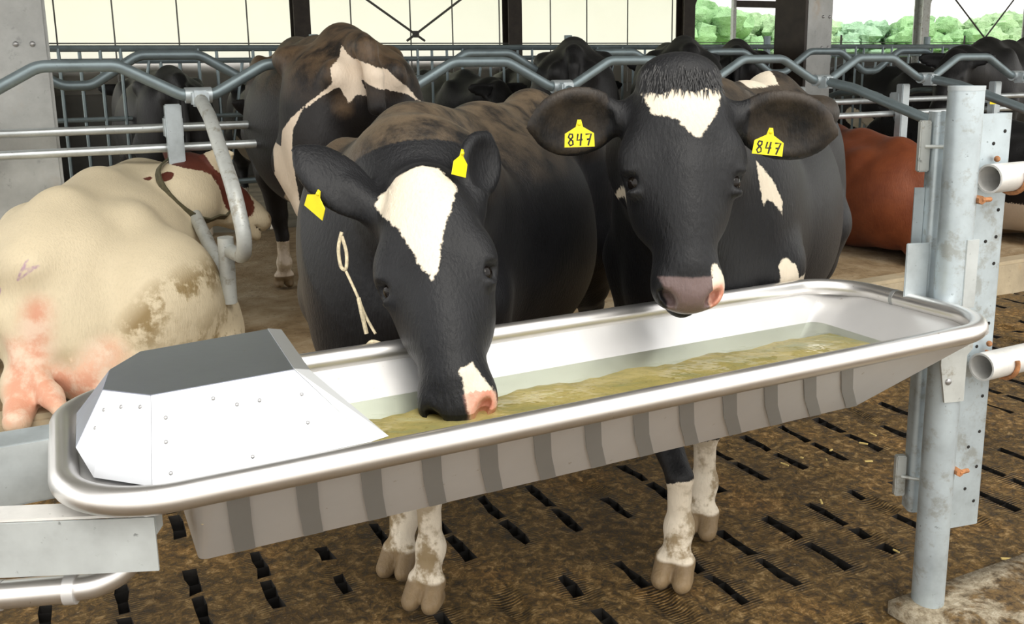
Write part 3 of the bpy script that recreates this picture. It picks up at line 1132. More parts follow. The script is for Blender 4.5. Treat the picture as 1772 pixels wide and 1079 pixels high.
# ------------------------------------------------------------------ cubicle dividers
def wave(b, a0, a1, phase, zlo, zhi, period=0.98, thin=0.027):
    pts = []
    k0, k1 = int((a0 - phase) / period) - 1, int((a1 - phase) / period) + 1
    for k in range(k0, k1 + 1):
        c = phase + k * period
        pts += [T(c - 0.17, b, zhi), T(c + 0.15, b, zhi), T(c + 0.42, b, zlo), T(c + 0.56, b, zlo)]
    return fillet(pts, 0.13, 5)


WB = 3.0
t = thing('wave_rail', T(2, WB, 1.3), 'nearest wavy galvanized top rail humping over each cubicle behind the cows', 'rail', 'wavy cubicle rails')
MB().tube(wave(WB, -3.2, 6.9, -0.80, 1.35, 1.49), 0.027, seg=12).build('tube', M['rail'], t)
t = thing('wave_rail', T(2, 3.95, 1.3), 'farther wavy top rail half hidden behind the nearest one', 'rail', 'wavy cubicle rails')
MB().tube(wave(3.95, -3.2, 7.9, -0.31, 1.40, 1.56), 0.027, seg=10).build('tube', M['rail'], t)
t = thing('cross_rail', T(2, 3.22, 1.1), 'pair of straight shiny rails running level behind the cubicle dividers', 'rail')
for b, z in ((3.3, 1.19), (3.16, 1.10)):
    MB().tube([T(-3.5, b, z), T(9, b, z)], 0.021, seg=10).build('tube', M['rail_bright'], t)

div_lab = {-2: 'cubicle divider at the left edge behind the concrete pillar', -1: 'grey curved cubicle divider hanging beside the head of the lying pale cow',
           0: 'curved cubicle divider hidden behind the standing rear cow', 1: 'curved cubicle divider behind the back of the drinking cow',
           2: 'curved cubicle divider behind the tagged cow', 3: 'curved cubicle divider arm reaching past the lying red cow',
           4: 'curved cubicle divider arm behind the trough post', 5: 'curved cubicle divider at the right edge'}


def divider(k):
    a = -0.80 + 0.49 + 0.98 * (k + 1)
    t = thing('cubicle_divider', T(a, 3.0, BEDZ), div_lab[k], 'stall divider', 'cubicle dividers')
    arm = fillet([T(a, 3.0, 1.35), T(a, 2.70, 1.26), T(a, 2.20, 0.98), T(a + 0.02, 2.08, 0.72), T(a + 0.0, 2.42, 0.70)], [0, 0.3, 0.25, 0.1, 0], 6)
    if k >= 2:
        arm = fillet([T(a, 3.0, 1.35), T(a, 2.72, 1.30), T(a, 2.08, 1.10), T(a, 1.96, 0.84), T(a, 2.12, 0.62)], [0, 0.3, 0.2, 0.12, 0], 6)
    MB().tube(arm, 0.031, seg=12).build('arm', M['galv_dirty'] if k < 1 else M['rail'], t)
    if k < 2:
        MB().tube([T(a - 0.015, 2.42, 0.76), T(a - 0.015, 2.44, 0.47)], 0.034, seg=12).build('stub', M['galv_dirty'] if k < 1 else M['rail'], t)
        MB().tube([T(a - 0.015, 2.44, 0.55), T(a - 0.08, 3.05, 0.85)], 0.030, seg=12).build('lower_tube', M['galv_dirty'] if k < 1 else M['rail'], t)
    cl = MB()
    cl.tube([T(a - 0.06, 3.0, 1.35), T(a + 0.06, 3.0, 1.35)], 0.037, seg=14)
    cl.box(T(a, 2.96, 1.335), (0.075, 0.09, 0.075), None, 0.01)
    cl.build('clamp', M['galv'], t)
    MB().box(T(a - 0.11, 3.09, 0.73), (0.075, 0.06, 1.16), None, 0.006).build('post', M['galv'], t)
    MB().box(T(a - 0.11, 3.13, 1.20), (0.085, 0.09, 0.10), None, 0.008).build('rail_bracket', M['galv'], t)
    MB().box(T(a - 0.08, 3.0, 0.25), (0.16, 0.14, 0.12), None, 0.006).build('foot_bracket', M['galv'], t)
    return t


for k in range(-2, 6):
    divider(k)
for i, (a, lab) in enumerate(((3.75, 'dull tube hoop between the cubicles behind the red cow'), (5.25, 'dull tube hoop behind the top of the trough post'),
                              (6.2, 'dull tube hoop between cubicles at the right edge'))):
    t = thing('cubicle_hoop', T(a, 4.1, BEDZ), lab, 'stall divider', 'tube hoops in the back cubicle row')
    MB().tube(fillet([T(a, 3.75, 0.1), T(a, 3.75, 1.22), T(a, 4.75, 1.22), T(a, 4.75, 0.1)], 0.38, 8), 0.026, seg=10).build('tube', M['rail'], t)

# ------------------------------------------------------------------ cows: smooth signed-distance bodies turned into one mesh each
f32 = np.float32


def unit(v):
    v = np.asarray(v, float)
    return v / np.linalg.norm(v)


class Body:
    def __init__(self):
        self.ops = []

    def cone(self, a, b, ra, rb, k=0.03, flat=None):
        """tapered capsule; flat=(axis, factor) squashes the section along axis"""
        a, b = np.asarray(a, float), np.asarray(b, float)
        R = max(ra, rb) * (max(1.0, 1 / flat[1]) if flat else 1)
        lo, hi = np.minimum(a, b) - R, np.maximum(a, b) + R
        fx = None
        if flat:
            n_ = unit(flat[0])
            fx = (n_, flat[1])

        def fn(X, Y, Z):
            ab = b - a
            px, py, pz = X - a[0], Y - a[1], Z - a[2]
            t = np.clip((px * ab[0] + py * ab[1] + pz * ab[2]) / (ab @ ab), 0, 1)
            qx, qy, qz = px - t * ab[0], py - t * ab[1], pz - t * ab[2]
            if fx is not None:
                n, s = fx
                d = qx * n[0] + qy * n[1] + qz * n[2]
                e = d * (s - 1)
                qx, qy, qz = qx + e * n[0], qy + e * n[1], qz + e * n[2]
            return np.sqrt(qx * qx + qy * qy + qz * qz) - (ra + (rb - ra) * t)
        self.ops.append((1, fn, lo, hi, k))
        return self

    def chain(self, pts, rad, k=0.03, flat=None):
        for i in range(len(pts) - 1):
            self.cone(pts[i], pts[i + 1], rad[i], rad[i + 1], k, flat)
        return self

    def ell(self, c, r, ax=None, k=0.03, sub=False):
        c, r = np.asarray(c, float), np.asarray(r, float)
        A_ = np.eye(3) if ax is None else np.array([unit(v) for v in ax])
        ext = np.sqrt(((A_.T * r) ** 2).sum(1))
        lo, hi = c - ext, c + ext

        def fn(X, Y, Z):
            px, py, pz = X - c[0], Y - c[1], Z - c[2]
            q = [px * A_[i, 0] + py * A_[i, 1] + pz * A_[i, 2] for i in range(3)]
            k0 = np.sqrt(sum((q[i] / r[i]) ** 2 for i in range(3)))
            k1 = np.sqrt(sum((q[i] / r[i] ** 2) ** 2 for i in range(3))) + 1e-9
            return np.where(k0 < 1e-3, -min(r), k0 * (k0 - 1) / k1)
        self.ops.append((-1 if sub else 1, fn, lo, hi, k))
        return self

    def mesh(self, h):
        pos = [o for o in self.ops if o[0] > 0]
        lo = np.min([o[2] for o in pos], 0) - 3 * h
        hi = np.max([o[3] for o in pos], 0) + 3 * h
        n = np.ceil((hi - lo) / h).astype(int) + 1
        F_ = np.full(n, 0.5, f32)
        xs = [(lo[i] + h * np.arange(n[i])).astype(f32) for i in range(3)]
        for sg, fn, l, u, k in self.ops:
            m = k * 1.5 + 3 * h
            i0 = np.maximum(0, np.floor((l - m - lo) / h).astype(int))
            i1 = np.minimum(n, np.ceil((u + m - lo) / h).astype(int) + 1)
            sl = tuple(slice(i0[i], i1[i]) for i in range(3))
            X = xs[0][sl[0]][:, None, None]
            Y = xs[1][sl[1]][None, :, None]
            Z = xs[2][sl[2]][None, None, :]
            d = fn(X, Y, Z).astype(f32)
            a = F_[sl]
            if sg > 0:
                hh = np.clip(0.5 + 0.5 * (a - d) / k, 0, 1)
                F_[sl] = a + (d - a) * hh - k * hh * (1 - hh)
            else:
                d = -d
                hh = np.clip(0.5 - 0.5 * (a - d) / k, 0, 1)
                F_[sl] = a + (d - a) * hh + k * hh * (1 - hh)
        return surface_nets(F_, lo, h)


def surface_nets(F_, lo, h):
    ins = F_ < 0
    c = np.zeros(tuple(s - 1 for s in F_.shape), np.int8)
    for dx in (0, 1):
        for dy in (0, 1):
            for dz in (0, 1):
                c += ins[dx:dx + c.shape[0], dy:dy + c.shape[1], dz:dz + c.shape[2]]
    act = (c > 0) & (c < 8)
    idx = np.full(c.shape, -1, np.int32)
    I, J, K = np.nonzero(act)
    idx[I, J, K] = np.arange(len(I))
    pos = np.zeros((len(I), 3))
    cnt = np.zeros(len(I))
    cor = [(a, b, d) for a in (0, 1) for b in (0, 1) for d in (0, 1)]
    for p in cor:
        for ax in range(3):
            if p[ax] == 0:
                q = list(p)
                q[ax] = 1
                f0 = F_[I + p[0], J + p[1], K + p[2]]
                f1 = F_[I + q[0], J + q[1], K + q[2]]
                mk = (f0 < 0) != (f1 < 0)
                t = np.where(mk, f0 / np.where(mk, f0 - f1, 1), 0)
                pp = np.array(p, float)[None] + 0
                pv = np.repeat(pp, len(I), 0)
                pv[:, ax] = t
                pos += pv * mk[:, None]
                cnt += mk
    V = lo + h * (np.stack([I, J, K], 1) + pos / cnt[:, None])
    quads = []
    for ax in range(3):
        o1, o2 = (ax + 1) % 3, (ax + 2) % 3
        sl0 = [slice(1, -1)] * 3
        sl1 = [slice(1, -1)] * 3
        sl0[ax] = slice(0, -1)
        sl1[ax] = slice(1, None)
        a, b = ins[tuple(sl0)], ins[tuple(sl1)]
        X = np.argwhere(a != b)
        s = a[X[:, 0], X[:, 1], X[:, 2]]
        base = X.copy()
        base[:, o1] += 1
        base[:, o2] += 1

        def cell(d1, d2):
            q = base.copy()
            q[:, o1] -= d1
            q[:, o2] -= d2
            ok = (q < np.array(idx.shape)).all(1) & (q >= 0).all(1)
            q = np.clip(q, 0, np.array(idx.shape) - 1)
            return np.where(ok, idx[q[:, 0], q[:, 1], q[:, 2]], -1)
        Q = np.stack([cell(1, 1), cell(0, 1), cell(0, 0), cell(1, 0)], 1)
        Q[~s] = Q[~s][:, ::-1]
        quads.append(Q[(Q >= 0).all(1)])
    return V, np.vstack(quads)


# ---- head, in its own frame: s from poll to nose, t to the viewer's right of the face, w out of the face
class Head:
    def __init__(self, O, f, u, L=0.575, ears=(), tuft=False, ew=0.066, wd=1.0, eb=0.075):
        self.wd, self.eb = wd, eb
        self.O = np.asarray(O, float)
        self.f = unit(f)
        u = np.asarray(u, float)
        self.u = unit(u - self.f * (u @ self.f))
        self.t = np.cross(self.u, self.f)
        self.k = L / 0.575
        self.ears = ears
        self.tuft = tuft
        self.ew = ew

    def P(self, s, t, w):
        return self.O + self.k * (self.f * s + self.t * t + self.u * w)

    def co(self, Pw):
        d = (Pw - self.O) / self.k
        return d @ self.f, d @ self.t, d @ self.u

    def add(self, B, eye=0.257):
        P, k = self.P, self.k
        AXH = (self.f, self.t, self.u)
        E = lambda c, r, kk=0.03, sub=False, ax=AXH: B.ell(P(*c), [x * k for x in r], ax, kk * k, sub)
        wd = self.wd
        E((0.13, 0, -0.115), (0.15, 0.108 * wd, 0.105), 0.03)
        E((0.020, 0, -0.105), (0.055, 0.070 * wd, 0.080), 0.04)
        if self.tuft:
            E((0.018, 0, -0.070), (0.062, 0.098, 0.062), 0.03)
        E((0.16, 0, -0.062), (0.145, 0.092 * wd, 0.050), 0.04)
        for sg in (-1, 1):
            E((0.218, sg * 0.090 * wd, -0.076), (0.070, 0.042 * wd, 0.044), 0.035)
            E((0.27, sg * 0.060 * wd, -0.155), (0.13, 0.048 * wd, 0.095), 0.05)
        E((0.30, 0, -0.10), (0.13, 0.088 * (wd * 0.7 + 0.3), 0.085), 0.05)
        E((0.40, 0, -0.10), (0.13, 0.066, 0.072), 0.05)
        B.cone(P(0.26, 0, -0.060), P(0.46, 0, -0.062), 0.048 * k, 0.043 * k, 0.05 * k)
        B.cone(P(0.20, 0, -0.215), P(0.46, 0, -0.160), 0.062 * k, 0.042 * k, 0.05 * k)
        E((0.495, 0, -0.098), (0.066, 0.074, 0.066), 0.045)
        E((0.535, 0, -0.085), (0.042, 0.064, 0.052), 0.03)
        for sg in (-1, 1):
            E((0.515, sg * 0.050, -0.080), (0.045, 0.032, 0.040), 0.02)
        E((0.522, 0, -0.168), (0.056, 0.048, 0.034), 0.025)
        # mouth slit, nostrils, eye sockets
        E((0.54, 0, -0.137), (0.075, 0.10, 0.006), 0.006, True)
        for sg in (-1, 1):
            d1 = self.f * 0.75 - self.t * sg * 0.66
            ax = (d1, np.cross(self.u, d1), self.u)
            E((0.545, sg * 0.050, -0.058), (0.024, 0.011, 0.030), 0.010, True, ax)
            ex = 0.101 * wd
            E((eye, sg * (ex + 0.020), -0.058), (0.030, 0.024, 0.024), 0.010, True)
            E((eye - 0.026, sg * (ex + 0.004), -0.060), (0.013, 0.024, 0.022), 0.010)
            E((eye + 0.026, sg * (ex - 0.002), -0.066), (0.011, 0.022, 0.020), 0.010)
        for (sg, tip, o) in self.ears:
            tip = np.asarray(tip, float)
            base = P(self.eb, sg * 0.088 * self.wd, -0.125)
            e = unit(tip - base)
            Ln = np.linalg.norm(tip - base)
            o = np.asarray(o, float)
            o = unit(o - e * (o @ e))
            x = np.cross(e, o)
            B.cone(base, base + e * Ln * 0.42, 0.042 * k, 0.034 * k, 0.03 * k)
            B.ell(base + e * Ln * 0.55, (Ln * 0.42, self.ew * k, 0.026 * k), (e, x, o), 0.018 * k)
            B.cone(base + e * Ln * 0.75, tip - e * 0.012, 0.034 * k, 0.012 * k, 0.02 * k, (o, 2.0))
            B.ell(base + e * Ln * 0.57 + o * 0.026 * k, (Ln * 0.35, (self.ew - 0.019) * k, 0.026 * k), (e, x, o), 0.012 * k, True)

    def eyes(self, root, off, eye=0.257):
        for sg in (-1, 1):
            c = Vector(self.P(eye, sg * (0.101 * self.wd - 0.0065), -0.0705)) + off
            o = MB().ball(c, 0.0215 * self.k, None, 16, 12).build('eye', M['eye'], root)


def stand(B, s=1.0, fore=None, hind=None, udder=True, width=1.0, belly=0.0, legs_dx=0.0, tail=True):
    """trunk and legs of a standing cow; x forward, y left, z up, feet at z=0"""
    q = lambda x, y, z: (x * s, y * s * width, z * s)
    E = lambda c, r, k=0.08, ax=None: B.ell(q(*c), (r[0] * s, r[1] * s * width, r[2] * s), ax, k * s)
    E((-0.08, 0, 0.93), (0.66, 0.335, 0.385))
    E((-0.22, 0, 0.80 - belly), (0.50, 0.30, 0.28))
    E((0.42, 0, 0.93), (0.36, 0.235, 0.385))
    E((0.58, 0, 0.82), (0.18, 0.185, 0.26))
    E((0.40, 0, 1.23), (0.25, 0.075, 0.125), 0.07)
    B.chain([q(0.40, 0, 1.27), q(-0.1, 0, 1.265), q(-0.62, 0, 1.30), q(-0.95, 0, 1.275)], [0.075 * s, 0.06 * s, 0.065 * s, 0.05 * s], 0.10 * s)
    E((-0.70, 0, 1.09), (0.33, 0.245, 0.245))
    for sg in (-1, 1):
        E((0.44, sg * 0.185, 1.00), (0.19, 0.075, 0.28), 0.07)
        E((-0.55, sg * 0.205, 1.235), (0.10, 0.065, 0.06), 0.09)
        E((-0.98, sg * 0.115, 1.165), (0.055, 0.045, 0.06), 0.06)
        E((-0.76, sg * 0.165, 0.90), (0.235, 0.125, 0.33), 0.07)
        fx, fy = fore[0 if sg < 0 else 1] if fore else (0.47, sg * 0.15)
        fx, fy = fx / s, fy / s / width
        B.chain([q(0.50, sg * 0.19, 0.86), q(0.40 + (fx - 0.47) * 0.3, sg * 0.165, 0.66), q(0.45 + (fx - 0.47) * 0.75, (fy + sg * 0.16) / 2, 0.42)],
                [0.105 * s, 0.080 * s, 0.052 * s], 0.05 * s)
        B.chain([q(0.45 + (fx - 0.47) * 0.75, (fy + sg * 0.16) / 2, 0.42), q(fx - 0.005, fy, 0.30), q(fx - 0.01, fy, 0.155), q(fx + 0.02, fy, 0.085)],
                [0.050 * s, 0.034 * s, 0.033 * s, 0.040 * s], 0.02 * s)
        E((fx - 0.01, fy, 0.150), (0.042, 0.040 / width, 0.045), 0.02)
        hoof(B, q, s, fx + 0.02, fy, width)
        hx, hy = hind[0 if sg < 0 else 1] if hind else (-0.88, sg * 0.15)
        hx, hy = hx / s, hy / s / width
        B.chain([q(-0.66, sg * 0.19, 0.80), q(-0.80, sg * 0.155, 0.62), q(hx - 0.06, hy, 0.50)], [0.135 * s, 0.095 * s, 0.055 * s], 0.05 * s)
        B.chain([q(hx - 0.06, hy, 0.50), q(hx - 0.035, hy, 0.30), q(hx - 0.01, hy, 0.15), q(hx + 0.02, hy, 0.085)],
                [0.052 * s, 0.036 * s, 0.036 * s, 0.042 * s], 0.02 * s)
        hoof(B, q, s, hx + 0.02, hy, width)
    if udder:
        E((-0.60, 0, 0.62), (0.20, 0.135, 0.16), 0.06)
        for a in (-1, 1):
            for b in (-1, 1):
                B.cone(q(-0.60 + a * 0.06, b * 0.06, 0.50), q(-0.60 + a * 0.065, b * 0.065, 0.42), 0.018 * s, 0.012 * s, 0.01 * s)
    if tail:
        B.chain([q(-0.94, 0, 1.28), q(-1.05, 0, 1.20), q(-1.08, 0, 0.95), q(-1.07, 0.01, 0.60)], [0.045 * s, 0.032 * s, 0.024 * s, 0.020 * s], 0.03 * s)
        E((-1.07, 0.01, 0.50), (0.035, 0.035, 0.14), 0.03)


def hoof(B, q, s, x, y, width):
    for c in (-1, 1):
        yy = y + c * 0.026 / width
        B.cone(q(x + 0.005, yy, 0.070), q(x + 0.050, yy + c * 0.005, 0.030), 0.030 * s, 0.025 * s, 0.010 * s)
        B.ell(q(x + 0.025, yy + c * 0.002, 0.026), (0.056 * s, 0.026 * s, 0.028 * s), None, 0.010 * s)


# ---- coat colour masks (positive = inside the patch, metres)
def sd_poly(px, py, poly):
    poly = np.asarray(poly, float)
    n = len(poly)
    d = np.full(px.shape, 1e9)
    ins = np.zeros(px.shape, bool)
    for i in range(n):
        ax_, ay_ = poly[i]
        bx_, by_ = poly[(i + 1) % n]
        ex, ey = bx_ - ax_, by_ - ay_
        wx, wy = px - ax_, py - ay_
        t = np.clip((wx * ex + wy * ey) / (ex * ex + ey * ey), 0, 1)
        d = np.minimum(d, (wx - t * ex) ** 2 + (wy - t * ey) ** 2)
        cond = ((ay_ > py) != (by_ > py))
        xi = ax_ + (py - ay_) * ex / (ey if abs(ey) > 1e-12 else 1e-12)
        ins ^= cond & (px < xi)
    d = np.sqrt(d)
    return np.where(ins, d, -d)


def caps(Pw, pts, rad):
    out = np.full(len(Pw), -1.0)
    for i in range(len(pts) - 1):
        a, b = np.asarray(pts[i], float), np.asarray(pts[i + 1], float)
        ab = b - a
        t = np.clip(((Pw - a) @ ab) / (ab @ ab), 0, 1)
        d = np.linalg.norm(Pw - a - t[:, None] * ab, axis=1)
        out = np.maximum(out, rad[i] + (rad[i + 1] - rad[i]) * t - d)
    return out


def coat(name, base, white=(0.78, 0.69, 0.55), dust=(0.16, 0.115, 0.07), rough=0.5, whiteness=0.25, dirt=(0.30, 0.22, 0.10), base2=None, edge=0.010, psoft=0.008, pcol=((0.62, 0.26, 0.18), (0.80, 0.48, 0.38))):
    m, nt, b = new_mat(name)
    co = coords(nt)
    A_ = lambda n_: nd(nt, 'ShaderNodeAttribute', attribute_name=n_).outputs['Fac']
    nf = noise(nt, 70, 4, 0.65, co)
    nm_ = noise(nt, 9, 5, 0.65, co)
    nl = noise(nt, 2.6, 4, 0.6, co)
    hair = noise(nt, 130, 3, 0.6, coords(nt, (1, 1, 0.28)))
    b2 = base2 or tuple(x * 1.9 for x in base)
    c = ramp(nt, nm_.outputs['Fac'], [(0.3, base), (0.75, b2)])
    dm = mth(nt, 'MULTIPLY', A_('dust'), step(nt, nm_.outputs['Fac'], 0.30, 0.62))
    c = mix(nt, dm, c, dust)
    wv = mth(nt, 'ADD', A_('white'), mth(nt, 'MULTIPLY', mth(nt, 'SUBTRACT', nf.outputs['Fac'], 0.5), edge * 2))
    wc = ramp(nt, nl.outputs['Fac'], [(0.3, tuple(x * 0.86 for x in white)), (0.65, white)])
    wc = mix(nt, mth(nt, 'MULTIPLY', step(nt, hair.outputs['Fac'], 0.45, 0.75), 0.28), wc, tuple(x * 0.72 for x in white))
    wc = mix(nt, mth(nt, 'MULTIPLY', A_('dirt'), step(nt, nm_.outputs['Fac'], 0.44, 0.57)), wc, dirt)
    c = mix(nt, step(nt, wv, -0.0025, 0.0025), c, wc)
    pv = mth(nt, 'ADD', A_('pink'), mth(nt, 'MULTIPLY', mth(nt, 'SUBTRACT', nf.outputs['Fac'], 0.5), 0.008))
    c = mix(nt, step(nt, mth(nt, 'ADD', pv, mth(nt, 'MULTIPLY', mth(nt, 'SUBTRACT', nm_.outputs['Fac'], 0.5), psoft)), -psoft, psoft), c, mix(nt, step(nt, nm_.outputs['Fac'], 0.4, 0.62), *pcol))
    c = mix(nt, mth(nt, 'MULTIPLY', step(nt, A_('mark'), -0.004, 0.003), 0.55), c, (0.30, 0.10, 0.36))
    nv = mth(nt, 'ADD', A_('nose'), mth(nt, 'MULTIPLY', mth(nt, 'SUBTRACT', nf.outputs['Fac'], 0.5), 0.006))
    nvs = step(nt, nv, -0.004, 0.004)
    c = mix(nt, nvs, c, (0.150, 0.105, 0.100))
    hv = step(nt, mth(nt, 'ADD', A_('hoof'), mth(nt, 'MULTIPLY', nm_.outputs['Fac'], 0.01)), -0.004, 0.006)
    c = mix(nt, hv, c, mix(nt, nm_.outputs['Fac'], (0.08, 0.05, 0.024), (0.34, 0.24, 0.13)))
    lk(nt, c, b.inputs['Base Color'])
    lk(nt, mth(nt, 'MULTIPLY_ADD', nvs, -0.2, rough), b.inputs['Roughness'])
    b.inputs['Specular IOR Level'].default_value = 0.32
    b.inputs['Sheen Weight'].default_value = 0.03
    b.inputs['Sheen Roughness'].default_value = 0.4
    bump(nt, mth(nt, 'ADD', hair.outputs['Fac'], mth(nt, 'MULTIPLY', nm_.outputs['Fac'], 0.6)), 0.45, 0.006, b)
    return m


M['eye'] = simple('wet_dark_eye', (0.008, 0.006, 0.005), 0.09)
M['eye'].node_tree.nodes['Principled BSDF'].inputs['Specular IOR Level'].default_value = 0.25
M['coat_black'] = coat('black_and_white_coat', (0.0048, 0.0050, 0.0060), dirt=(0.21, 0.14, 0.055))
M['coat_rear'] = coat('brownish_black_coat', (0.0065, 0.0055, 0.0055), (0.74, 0.62, 0.49), (0.14, 0.09, 0.05))
M['coat_pale'] = coat('cream_and_red_coat', (0.075, 0.018, 0.010), (0.70, 0.60, 0.42), (0.3, 0.2, 0.1), 0.6, dirt=(0.25, 0.17, 0.065), psoft=0.045, pcol=((0.64, 0.32, 0.21), (0.73, 0.55, 0.42)))
M['coat_red'] = coat('chestnut_coat', (0.145, 0.034, 0.011), (0.5, 0.3, 0.15), (0.40, 0.15, 0.05), 0.55, base2=(0.225, 0.060, 0.020))
M['coat_dark'] = coat('plain_black_coat', (0.0065, 0.0065, 0.0070), edge=0.03)


def make_cow(name, B, h, O, heading, masks, mat, label, group=None, z0=0.0):
    V, Q = B.mesh(h)
    c, s = math.cos(heading), math.sin(heading)
    Pw = np.stack([O[0] + V[:, 0] * c - V[:, 1] * s, O[1] + V[:, 0] * s + V[:, 1] * c, V[:, 2] + z0], 1)
    me = bpy.data.meshes.new(name)
    me.vertices.add(len(V))
    me.vertices.foreach_set('co', (Pw - np.array([O[0], O[1], z0])).astype(f32).ravel())
    me.loops.add(len(Q) * 4)
    me.loops.foreach_set('vertex_index', Q.astype(np.int32).ravel())
    me.polygons.add(len(Q))
    me.polygons.foreach_set('loop_start', np.arange(0, len(Q) * 4, 4, dtype=np.int32))
    me.polygons.foreach_set('loop_total', np.full(len(Q), 4, np.int32))
    me.update(calc_edges=True)
    me.validate()
    me.shade_smooth()
    ms = masks(Pw, V)
    for k in ('white', 'pink', 'dust', 'nose', 'dirt', 'hoof', 'mark'):
        arr = ms.get(k)
        if arr is None:
            arr = np.full(len(V), 0.0 if k in ('dust', 'dirt') else -0.3)
        at = me.attributes.new(k, 'FLOAT', 'POINT')
        at.data.foreach_set('value', np.asarray(arr, f32))
    me.materials.append(mat)
    o = bpy.data.objects.new(name, me)
    o.location = (O[0], O[1], z0)
    link(o)
    ROOT[o.name] = Vector((O[0], O[1], z0))
    tag(o, label, 'cow', group)
    return o


def w2l(O, heading, p, z0=0.0):
    c, s = math.cos(heading), math.sin(heading)
    dx, dy = p[0] - O[0], p[1] - O[1]
    return np.array([dx * c + dy * s, -dx * s + dy * c, p[2] - z0])


def head_for(O, heading, poll, f, u, L, ears, z0=0.0, tuft=False, ew=0.066, wd=1.0, eb=0.075):
    """world-space head + the same head in the cow's local frame"""
    hw = Head(poll, f, u, L, ears, tuft, ew, wd, eb)
    c, s = math.cos(-heading), math.sin(-heading)
    rot = lambda v: np.array([v[0] * c - v[1] * s, v[0] * s + v[1] * c, v[2]])
    hl = Head(w2l(O, heading, poll, z0), rot(np.asarray(f, float)), rot(np.asarray(u, float)), L,
              [(sg, w2l(O, heading, tip, z0), rot(np.asarray(o, float))) for sg, tip, o in ears], tuft, ew, wd, eb)
    return hw, hl


def ear_tag(cow, c, right, up, w=0.066, text=None, hgt=0.047):
    c, X, Z = Vector(c), Vector(right).normalized(), Vector(up)
    Z = (Z - X * Z.dot(X)).normalized()
    N = X.cross(Z)
    out = [(-0.5, 0), (0.5, 0), (0.48, 0.62), (0.12, 0.92), (0.06, 1.25), (-0.06, 1.25), (-0.12, 0.92), (-0.48, 0.62)]
    pts = [c + X * (x * w) + Z * ((y - 0.45) * hgt) for x, y in out]
    t = MB().prism([p - N * 0.001 for p in pts], N * 0.002).build('ear_tag', M['yellow'], cow, False)
    if text:
        strokes = {'8': [(0.5, 0.52), (0.2, 0.72), (0.35, 0.98), (0.7, 0.95), (0.72, 0.72), (0.45, 0.52), (0.2, 0.25), (0.4, 0.02), (0.75, 0.12), (0.72, 0.4), (0.5, 0.52)],
                   '4': [(0.30, 0.98), (0.18, 0.45), (0.85, 0.50), None, (0.72, 1.0), (0.58, 0.0)],
                   '7': [(0.15, 0.92), (0.85, 0.95), (0.45, 0.0), None, (0.3, 0.5), (0.78, 0.55)]}
        m_ = MB()
        for i, ch in enumerate(text):
            seg = []
            for p in strokes[ch] + [None]:
                if p is None:
                    if len(seg) > 1:
                        m_.tube(seg, 0.0021, seg=6)
                    seg = []
                else:
                    x = (-0.42 + i * 0.29 + p[0] * 0.27) * w
                    y = (0.06 - 0.45 + p[1] * 0.56) * hgt
                    seg.append(c + X * x + Z * y + N * 0.0016)
        # flatten the strokes onto the tag
        n_ = N
        for k, v in enumerate(m_.v):
            d = (v - c).dot(n_)
            m_.v[k] = v - n_ * (d - (0.0012 + (d - 0.0016) * 0.25))
        m_.build('tag_number', M['ink'], t)
    MB().ball(c + Z * (0.62 * hgt) + N * 0.002, (0.005, 0.005, 0.003), (X, Z, N), 8, 6).build('tag_stud', M['yellow'], t)
    return t

# ================================================================== cow drinking at the trough
F = unit((-0.33, -0.944, 0))
hdA = math.atan2(F[1], F[0])
OA = (-0.13, 2.82)
loc = lambda p: w2l(OA, hdA, p)
hoofs = [loc((-0.345, 2.43, 0)), loc((-0.253, 2.262, 0))]
pollA = (-0.203, 1.958, 1.238)
hw, hl = head_for(OA, hdA, pollA, (0.166, -0.518, -0.839), (-0.044, -0.855, 0.518), 0.565,
                  [(-1, (-0.478, 2.02, 1.272), (-0.15, 0.62, -0.75)), (1, (-0.050, 2.13, 1.290), (0.75, -0.45, 0.3))], ew=0.072, wd=1.04)
B = Body()
stand(B, 0.985, [(hoofs[0][0] - 0.04, hoofs[0][1]), (hoofs[1][0] - 0.04, hoofs[1][1])], width=1.05)
n0, n1, n2 = np.array([0.50, 0.0, 1.02]), loc((-0.225, 2.24, 1.13)), hl.P(0.14, 0, -0.16)
B.cone(n0, n1, 0.27, 0.175, 0.10, ((0, 1, 0), 1.25))
B.cone(n1, n2, 0.175, 0.115, 0.08, ((0, 1, 0), 1.1))
B.cone(np.array([0.55, 0, 0.86]), hl.P(0.26, 0, -0.25), 0.17, 0.07, 0.08, ((0, 1, 0), 1.3))
hl.add(B)


